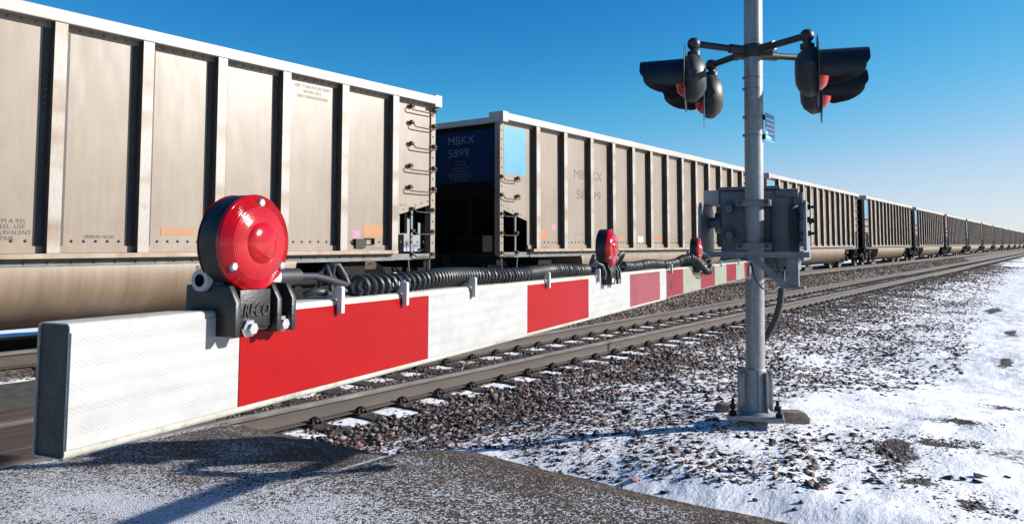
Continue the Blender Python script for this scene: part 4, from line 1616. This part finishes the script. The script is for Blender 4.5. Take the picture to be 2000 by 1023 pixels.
b = MB()
b.tube([G(0.074, -0.018, 0.088), G(0.078, -0.018, 0.088), G(0.115, -0.018, 0.088), G(0.118, -0.018, 0.088)], [0.0105, 0.0105, 0.010, 0.006], 14)
b.tube([G(0.116, -0.018, 0.088), G(0.15, -0.019, 0.087), G(0.185, -0.020, 0.081), G(0.216, -0.020, 0.0735), G(0.226, -0.022, 0.074), G(0.222, -0.025, 0.085), G(0.210, -0.028, 0.100), G(0.203, -0.03, 0.101), G(0.205, -0.034, 0.086), G(0.222, -0.034, 0.068), G(0.236, -0.030, 0.062)], 0.0046, 10)
b.tube([G(0.145, -0.030, 0.062), G(0.15, -0.02, 0.068), G(0.165, -0.015, 0.066), G(0.185, -0.02, 0.060), G(0.2, -0.03, 0.061)], 0.005, 8)
b.tube([G(0.178, -0.034, 0.064), G(0.176, -0.03, 0.090), G(0.183, -0.026, 0.100), G(0.189, -0.024, 0.085), G(0.192, -0.024, 0.066)], 0.0035, 8)
wob = lambda s: (0.0035 * math.sin(9 * s), 0.0028 * math.sin(13 * s + 1))
helix(b, [G(s, -0.019 + wob(s)[0], 0.0725 + wob(s)[1]) for s in np.linspace(0.232, 1.272, 30)], 0.0132, 0.0034, lambda f: 0.0165 - 0.0045 * min(1, f * 3) + 0.0035 * math.sin(f * 17))
b.tube([G(1.27, -0.019, 0.075), G(1.285, 0.0, 0.09), G(1.305, 0.012, 0.082), G(1.32, 0.016, 0.060), G(1.315, 0.014, 0.046)], 0.0048, 8)
b.tube([G(1.31, -0.018, 0.089), G(1.28, -0.010, 0.094), G(1.262, 0.0, 0.104), G(1.255, 0.004, 0.108)], 0.005, 8)
for k in range(2):
    cx = 1.478 + 0.03 * k
    b.tube([G(cx + 0.03 * math.cos(a), -0.012 + 0.006 * k + 0.018 * math.sin(a), 0.088 + 0.028 * math.sin(a)) for a in np.linspace(0, 2 * math.pi, 15)], 0.0058, 8)
helix(b, [G(s, -0.019 + wob(s)[0], 0.074 + wob(s)[1]) for s in np.linspace(1.60, 2.42, 24)], 0.0132, 0.0032, 0.0135)
helix(b, [G(2.42, -0.018, 0.076), G(2.5, -0.01, 0.090), G(2.56, 0.01, 0.094), G(2.62, 0.022, 0.082), G(2.70, 0.030, 0.055), G(2.78, 0.034, 0.034), G(2.87, 0.034, 0.030), G(2.93, 0.032, 0.046), G(2.94, 0.024, 0.08), G(2.90, 0.0, 0.105), G(2.84, -0.012, 0.112)], 0.0140, 0.0033, 0.0150)
b.tube([G(2.56, -0.018, 0.092), G(2.62, -0.012, 0.10), G(2.68, -0.015, 0.106), G(2.70, -0.018, 0.090)], 0.007, 8)
b.tube([G(s, -0.02, 0.062 + 0.004 * math.sin(5 * s)) for s in np.linspace(2.85, 4.75, 16)], 0.005, 8)
b.build('coiled_cable', M['cable'], arm, smooth=50)
for s in (0.172, 0.330, 0.557, 0.921, 1.292, 2.205, 3.45, 4.15):
    b = MB()
    prof = [(-0.044, 0.0578), (-0.044, 0.0625), (-0.004, 0.0625), (-0.001, 0.0735), (0.009, 0.0735), (0.0105, 0.071), (0.0105, 0.0390), (0.0025, 0.0390), (0.0025, 0.0578)]
    b.prism(prof, lambda p, q: G(s - 0.0036, p, q), lambda p, q: G(s + 0.0036, p, q))
    b.build('cable_clip', M['clip_white'], arm, smooth=0, bevel=0.0009)

# ------------------------------------------------------------------ gate mechanism
WC = -0.02
mech = empty('gate_mechanism', G(5.7, WC, -0.05), 'grey crossing gate mechanism box with side plates clamped behind the mast', 'gate mechanism')
b = MB()
cs = [(5.60, -0.31), (5.60, 0.20), (5.67, 0.27), (6.0, 0.27), (6.0, -0.31)]
b.prism([(s, w_) for s, w_ in cs], lambda p, q: G(p, q, -0.03), lambda p, q: G(p, q, 0.605))
gbox(b, 5.585, 5.99, -0.325, 0.15, 0.6055, 0.635)
gbox(b, 5.64, 5.95, -0.12, 0.24, -0.09, -0.0305)
b.build('case', M['mech_paint'], mech, smooth=0, bevel=0.012)
b = MB()
for hh in (0.10, 0.31, 0.46):
    gbox(b, 5.592, 5.5995, 0.02, 0.028, hh, hh + 0.12)
gbox(b, 5.588, 5.5998, -0.105, -0.085, 0.0, 0.59)
gbox(b, 5.588, 5.5998, 0.085, 0.105, 0.0, 0.59)
b.build('case_rib', M['mech_paint'], mech, smooth=0, bevel=0.003)
for hh in (0.46, 0.25):
    b = MB()
    b.lathe([(0.052, 0.0), (0.052, 0.014), (0.040, 0.016), (0.038, 0.085), (0.030, 0.092), (0.0, 0.092)], G(5.60, -0.235, hh), -GU, 20)
    dia = [(-0.075, 0), (0, 0.085), (0.075, 0), (0, -0.085)]
    b.prism(dia, lambda p, q: G(5.599, -0.235 + p, hh + q), lambda p, q: G(5.587, -0.235 + p, hh + q))
    b.build('flanged_cap', M['mech_paint'], mech, smooth=30, bevel=0.004)
# lid hinge and latch
b = MB()
b.cyl(G(5.60, 0.12, 0.575), G(5.60, 0.28, 0.575), 0.035, 14)
gbox(b, 5.62, 5.66, 0.24, 0.31, 0.48, 0.58)
gbox(b, 5.62, 5.66, 0.29, 0.315, 0.38, 0.50)
b.build('latch', M['mech_paint'], mech, smooth=30, bevel=0.004)
# shaft with hubs
b = MB()
b.cyl(G(5.78, -0.437, 0.355), G(5.78, 0.352, 0.355), 0.045, 18)
for w_ in (-0.375, 0.285):
    b.cyl(G(5.78, w_, 0.355), G(5.78, w_ + 0.05, 0.355), 0.085, 20)
for k in range(7):
    b.cyl(G(5.78, 0.255, 0.20 + 0.05 * k), G(5.78, 0.30, 0.20 + 0.05 * k), 0.045, 10)
b.build('shaft', M['gate_steel'], mech, smooth=35)
# side plates running forward to the cross bar
for w0, top in ((-0.435, 0.50), (0.325, 0.50)):
    b = MB()
    poly = [(5.92, 0.10), (5.92, 0.44), (5.86, top), (5.36, top), (5.30, 0.45), (5.27, 0.13), (4.80, 0.125), (4.80, 0.060), (5.88, 0.060)]
    b.prism(poly, lambda p, q: G(p, w0, q), lambda p, q: G(p, w0 + 0.022, q))
    b.build('side_plate', M['gate_steel'], mech, smooth=0, bevel=0.003)
b = MB()
for hh, s in ((0.46, 5.55), (0.355, 5.70), (0.26, 5.55), (0.36, 5.45)):
    b = MB()
    b.lathe([(0.024, 0), (0.024, 0.02), (0.012, 0.022), (0.012, 0.045), (0, 0.046)], G(s, 0.347, hh), GS, 6)
    b.build('plate_bolt', M['dark_steel'], mech, smooth=20)
b = MB()
gbox(b, 5.70, 5.95, -0.46, -0.33, 0.50, 0.62)
b.build('counterweight', M['chord'], mech, smooth=0, bevel=0.006)
b = MB()
gbox(b, 4.77, 4.85, -0.40, 0.385, 0.080, 0.0925)
gbox(b, 4.77, 4.782, -0.40, 0.385, 0.093, 0.118)
b.build('cross_bar', M['gate_steel'], mech, smooth=0, bevel=0.002)
b = MB()
gbox(b, 4.79, 4.90, 0.300, 0.312, -0.112, 0.0795)
gbox(b, 4.79, 4.802, 0.242, 0.2995, -0.112, 0.0795)
gbox(b, 4.775, 4.92, 0.200, 0.350, -0.128, -0.1125)
b.build('arm_foot', M['gate_steel'], mech, smooth=0, bevel=0.002)
b = MB()
for sg in (1,):
    b.loft([[G(4.783, 0.00, 0.079), G(4.783, 0.055, 0.079), G(4.80, 0.055, 0.079), G(4.80, 0.00, 0.079)], [G(4.783, 0.205, -0.125), G(4.783, 0.262, -0.112), G(4.80, 0.262, -0.112), G(4.80, 0.205, -0.125)]])
b.loft([[G(4.783, -0.10, 0.079), G(4.783, -0.06, 0.079), G(4.80, -0.06, 0.079), G(4.80, -0.10, 0.079)], [G(4.783, -0.20, 0.0), G(4.783, -0.16, 0.0), G(4.80, -0.16, 0.0), G(4.80, -0.20, 0.0)]])
b.build('brace', M['gate_steel'], mech, smooth=0, bevel=0.002)
b = MB()
b.tube([G(4.80, -0.04, 0.055), G(4.76, -0.005, 0.06), G(4.74, 0.02, 0.02), G(4.75, 0.035, -0.06), G(4.82, 0.075, -0.13), G(5.0, 0.12, -0.165), G(5.4, 0.17, -0.12), G(5.60, 0.17, 0.0)], 0.007, 8)
b.tube([G(4.80, -0.05, 0.06), G(4.75, -0.04, 0.075), G(4.74, -0.01, 0.055), G(4.76, 0.0, 0.0), G(4.80, -0.02, -0.03)], 0.005, 8)
b.tube([G(5.54, 0.075, 0.50), G(5.52, 0.085, 0.40), G(5.53, 0.075, 0.25), G(5.55, 0.11, 0.05), G(5.56, 0.13, -0.05)], 0.008, 8)
b.build('control_cable', M['cable'], mech, smooth=50)

# ------------------------------------------------------------------ signal mast
PB = Vector((-1.99, 5.80, 0.272))
LEAN = Vector((0.0113, 0.0085, 1.0))


def pole(z):
    return PB + LEAN * (z - PB.z)


mast = empty('signal_mast', PB, 'grey metal crossing signal mast with four hooded red flashing lights', 'signal mast')
b = MB()
zz = np.linspace(0.30, 4.35, 40)
b.tube([pole(z) for z in zz], 0.0705, 40)
b.build('pole', M['mast'], mast, smooth=40)
for yp in (150, 172, 228, 264):
    z = at_depth(1473, yp, 5.86).z
    p = pole(z)
    b = MB()
    b.lathe([(0.0715, -0.005), (0.0725, -0.005), (0.0725, 0.005), (0.0715, 0.005)], p, LEAN, 32)
    b.cyl(p + Vector((-0.056, -0.042, 0)), p + Vector((-0.070, -0.050, 0)), 0.011, 8)
    b.build('pole_band', M['gate_steel'], mast, smooth=40)
CR = Vector((0.803, 0.595, 0))        # across the view, to the right
CF = Vector((-0.595, 0.803, 0))
b = MB()


def obox(b, o, ex, ey, ez, a0, a1, b0, b1, c0, c1):
    vs = [o + ex * a + ey * b_ + ez * c for c in (c0, c1) for b_ in (b0, b1) for a in (a0, a1)]
    b.add([tuple(v) for v in vs], [(0, 2, 3, 1), (4, 5, 7, 6), (0, 1, 5, 4), (2, 6, 7, 3), (0, 4, 6, 2), (1, 3, 7, 5)])


Z = Vector((0, 0, 1))
# footing casting in two bolted halves
b.tube([PB + Z * 0.035, PB + Z * 0.06, PB + Z * 0.10, PB + Z * 0.365, PB + Z * 0.375], [0.15, 0.105, 0.088, 0.086, 0.078], 32)
for sg in (1, -1):
    obox(b, PB, CR, CF, Z, min(sg * 0.083, sg * 0.128), max(sg * 0.083, sg * 0.128), -0.028, 0.028, 0.036, 0.355)
obox(b, PB, CR, CF, Z, -0.007, 0.007, -0.104, -0.084, 0.036, 0.35)
obox(b, PB, CR, CF, Z, 0.05, 0.066, -0.105, -0.06, 0.036, 0.35)
b.build('mast_base', M['mast'], mast, smooth=40, bevel=0.004)
b = MB()
obox(b, PB, Vector((0.94, 0.34, 0)), Vector((-0.34, 0.94, 0)), Z, -0.20, 0.20, -0.17, 0.17, 0.004, 0.0355)
b.build('base_plate', M['mast'], mast, smooth=0, bevel=0.006)
for sa in (-0.088, 0.088):
    for h in (0.07, 0.33):
        q = PB + CR * sa * 1.15 + Z * h - CF * 0.026
        b = MB()
        b.lathe([(0.022, 0), (0.022, 0.008), (0.013, 0.009), (0.013, 0.022), (0, 0.022)], q, -CF, 10)
        b.build('base_bolt', M['gate_steel'], mast, smooth=20)
for sa, sb in ((-0.165, -0.13), (0.165, -0.13), (0.165, 0.13), (-0.165, 0.13)):
    q = PB + Vector((0.94, 0.34, 0)) * sa + Vector((-0.34, 0.94, 0)) * sb + Z * 0.035
    b = MB()
    b.cyl(q, q + Z * 0.075, 0.013, 8)
    b.cyl(q, q + Z * 0.03, 0.026, 6)
    b.build('anchor_bolt', M['dark_steel'], mast, smooth=20)
# clamps that hold the mechanism
for h in (0.492, 0.162):
    b = MB()
    q = Vector(G(5.456, -0.054, h))
    q = pole(q.z)
    b.lathe([(0.071, -0.028), (0.080, -0.028), (0.080, 0.028), (0.071, 0.028)], q, Z, 32)
    obox(b, q, GS, GU, Z, -0.125, -0.07, -0.085, 0.14, -0.024, 0.024)
    obox(b, q, GS, GU, Z, 0.07, 0.125, -0.085, 0.14, -0.024, 0.024)
    obox(b, q, GS, GU, Z, -0.115, 0.115, -0.092, -0.072, -0.026, 0.026)
    cl = b.build('clamp', M['gate_steel'], mast, smooth=35, bevel=0.004)
    b = MB()
    for sg in (1, -1):
        b.cyl(q + GS * 0.098 * sg - GU * 0.085, q + GS * 0.098 * sg - GU * 0.108, 0.018, 10)
    b.build('clamp_bolt', M['bolt_rust'], cl, smooth=20)
# conduit
b = MB()
b.tube([at_depth(xp, yp, 5.93) for xp, yp in ((1527, 522), (1527, 545), (1526, 570), (1523, 595), (1516, 620), (1507, 640), (1497, 657), (1486, 668), (1470, 675))], 0.026, 14)
b.build('conduit', M['cable'], mast, smooth=50)

# flashing lights
HUB = pole(at_depth(1473, 100, 5.9).z)
NL = Vector((-0.93, -0.365, 0.0)).normalized()
NR = Vector((0.96, 0.28, 0.0)).normalized()


def flasher(cpix, depth, nrm, jpix, jd, lab):
    c = Vector(at_depth(*cpix, depth))
    nrm = nrm.normalized()
    ex = nrm.cross(Z).normalized()
    rb = 0.262
    b = MB()
    b.lathe([(0.175, -0.01), (0.178, -0.03), (0.185, -0.055), (0.178, -0.085), (0.135, -0.135), (0.085, -0.158), (0.0, -0.162)], c, nrm, 32)
    b.cyl(c - nrm * 0.06 + ex * 0.182, c - nrm * 0.06 + ex * 0.205, 0.035, 14)
    b.cyl(c - nrm * 0.06 - ex * 0.182, c - nrm * 0.06 - ex * 0.205, 0.035, 14)
    b.tube([c - nrm * 0.07 + Z * 0.17, c - nrm * 0.07 + Z * 0.205], 0.05, 14)
    h = b.build('flashing_light', M['signal_grey'], mast, smooth=40)
    b = MB()
    b.lathe([(0.0, -0.004), (rb, -0.004), (rb, 0.0), (0.0, 0.0)], c, nrm, 48)
    b.build('backboard', M['board'], h, smooth=30)
    b = MB()
    b.lathe([(0.140, 0.001), (0.140, 0.016), (0.132, 0.030), (0.108, 0.054), (0.07, 0.070), (0.03, 0.077), (0.0, 0.078)], c, nrm, 36)
    b.build('roundel', M['roundel'], h, smooth=60)
    b = MB()
    n, k = 30, 10
    for rad in (0.154, 0.149):
        vs = []
        for i in range(n + 1):
            th = R(-112 + 224 * i / n)
            e = min(1.0, (1 - abs(-1 + 2 * i / n)) / 0.42)
            ln = 0.10 + 0.235 * math.sin(math.pi / 2 * e) ** 0.55
            for q in range(k + 1):
                t = q / k
                vs.append(tuple(c + nrm * (0.001 + ln * t) + (Z * math.cos(th) + ex * math.sin(th)) * (rad + 0.012 * t) - Z * 0.02 * t))
        b.add(vs, [(i * (k + 1) + q, (i + 1) * (k + 1) + q, (i + 1) * (k + 1) + q + 1, i * (k + 1) + q + 1) for i in range(n) for q in range(k)])
    b.build('hood', M['signal_black'], h, smooth=60)
    jt = c - nrm * 0.07 + Z * 0.27
    b = MB()
    b.tube([c - nrm * 0.07 + Z * 0.20, c - nrm * 0.07 + Z * 0.25], 0.028, 14)
    b.lathe([(0.0, -0.045), (0.035, -0.04), (0.048, -0.02), (0.05, 0.0), (0.045, 0.022), (0.028, 0.04), (0.0, 0.046)], jt, Z, 18)
    dirv = (HUB - jt)
    hub = HUB + dirv.normalized() * -0.085
    hub.z = HUB.z + (0.01 if jt.z > HUB.z else -0.02)
    b.tube([jt, jt + dirv * 0.12, hub], 0.026, 14)
    mid = jt.lerp(hub, 0.72)
    b.tube([mid, hub], 0.036, 14)
    b.build('mounting_arm', M['signal_grey'], h, smooth=40)
    return h


flasher((1338, 154), 5.86, NL, None, None, '')
flasher((1374, 190), 6.36, NL, None, None, '')
flasher((1598, 139), 5.52, NR, None, None, '')
flasher((1604, 178), 6.10, NR, None, None, '')
b = MB()
b.lathe([(0.0715, -0.05), (0.092, -0.05), (0.092, 0.05), (0.0715, 0.05)], HUB, Z, 32)
for d in (Vector((-0.9, -0.35, 0)), Vector((0.9, 0.35, 0))):
    e = Vector((-d.y, d.x, 0))
    obox(b, HUB, d, e, Z, 0.07, 0.15, -0.05, 0.05, -0.045, 0.045)
b.build('crossarm_clamp', M['signal_grey'], mast, smooth=40, bevel=0.006)
# blue notice on the mast
sp = at_depth(1496, 248, 5.86)
b = MB()
b.box(sp.x + 0.0, sp.x + 0.003, sp.y - 0.02, sp.y + 0.20, sp.z - 0.11, sp.z + 0.11)
sg = b.build('notice_plate', M['sign_blue'], mast, smooth=0)
b = MB()
for k in range(5):
    b.box(sp.x + 0.0031, sp.x + 0.0042, sp.y + 0.0, sp.y + 0.18, sp.z + 0.062 - 0.036 * k, sp.z + 0.072 - 0.036 * k)
b.build('print', M['sign_white'], sg, smooth=0)
b = MB()
for dz in (0.075, -0.075):
    b.box(sp.x - 0.03, sp.x - 0.0005, sp.y - 0.03, sp.y + 0.02, sp.z + dz - 0.018, sp.z + dz + 0.018)
b.build('plate_clip', M['dark_steel'], sg, smooth=0)

# concrete lumps of the footing either side
for (xp, yp, sz, lab) in ((1541, 822, (0.27, 0.17, 0.10), 'brown concrete block on the right of the mast foot'), (1420, 803, (0.20, 0.13, 0.085), 'brown concrete lump on the left of the mast foot')):
    p = pixground(xp, yp)
    b = MB()
    rr_ = [[(-1, -1), (1, -1), (1.05, 0.9), (-0.9, 1)], [(-0.95, -0.9), (1.02, -1), (0.95, 0.85), (-0.95, 0.95)], [(-0.62, -0.7), (0.80, -0.85), (0.72, 0.7), (-0.7, 0.75)]]
    rings = []
    for k, zt in enumerate((-0.6, 0.45, 1.0)):
        rings.append([tuple(Vector((p[0], p[1], p[2])) + CR * (q[0] * sz[0] * 0.5) + CF * (q[1] * sz[1] * 0.5) + Z * (zt * sz[2] * 0.8)) for q in rr_[k]])
    b.loft(rings)
    tag(b.build('concrete_block', M['concrete'], None, smooth=20, bevel=0.015), lab, 'concrete block', 'footing blocks at the mast')


# ------------------------------------------------------------------ bare trees far behind the train
def bare_tree(px, dist, height, lab):
    base = at_depth(px, 478, dist)
    o = Vector((base.x, base.y, -0.9))
    root = empty('bare_tree', o, lab, 'tree', 'leafless trees on the far side of the train')
    tr, tw = MB(), MB()

    def grow(p, d, ln, r_, lev):
        q = p + d * ln
        (tr if lev < 2 else tw).tube([p, p.lerp(q, 0.5) + Vector((random.uniform(-1, 1), random.uniform(-1, 1), 0)) * ln * 0.06, q], [r_, r_ * 0.8, r_ * 0.6], 5)
        if lev < 5:
            for _ in range(3 if lev < 4 else 2):
                nd = (d + Vector((random.uniform(-1, 1), random.uniform(-1, 1), random.uniform(-0.3, 0.7))) * 0.75).normalized()
                grow(p.lerp(q, random.uniform(0.6, 1.0)), nd, ln * random.uniform(0.6, 0.8), r_ * 0.55, lev + 1)
    grow(o, Vector((0, 0, 1)), height * 0.3, height * 0.03, 0)
    tr.build('trunk', M['bark'], root)
    tw.build('crown', M['bark'], root, smooth=0)


bare_tree(795, 170, 4.2, 'bare leafless tree glimpsed through the open end of the nearest gondola, left one')
bare_tree(808, 185, 3.6, 'bare leafless tree glimpsed through the open end of the nearest gondola, right one')
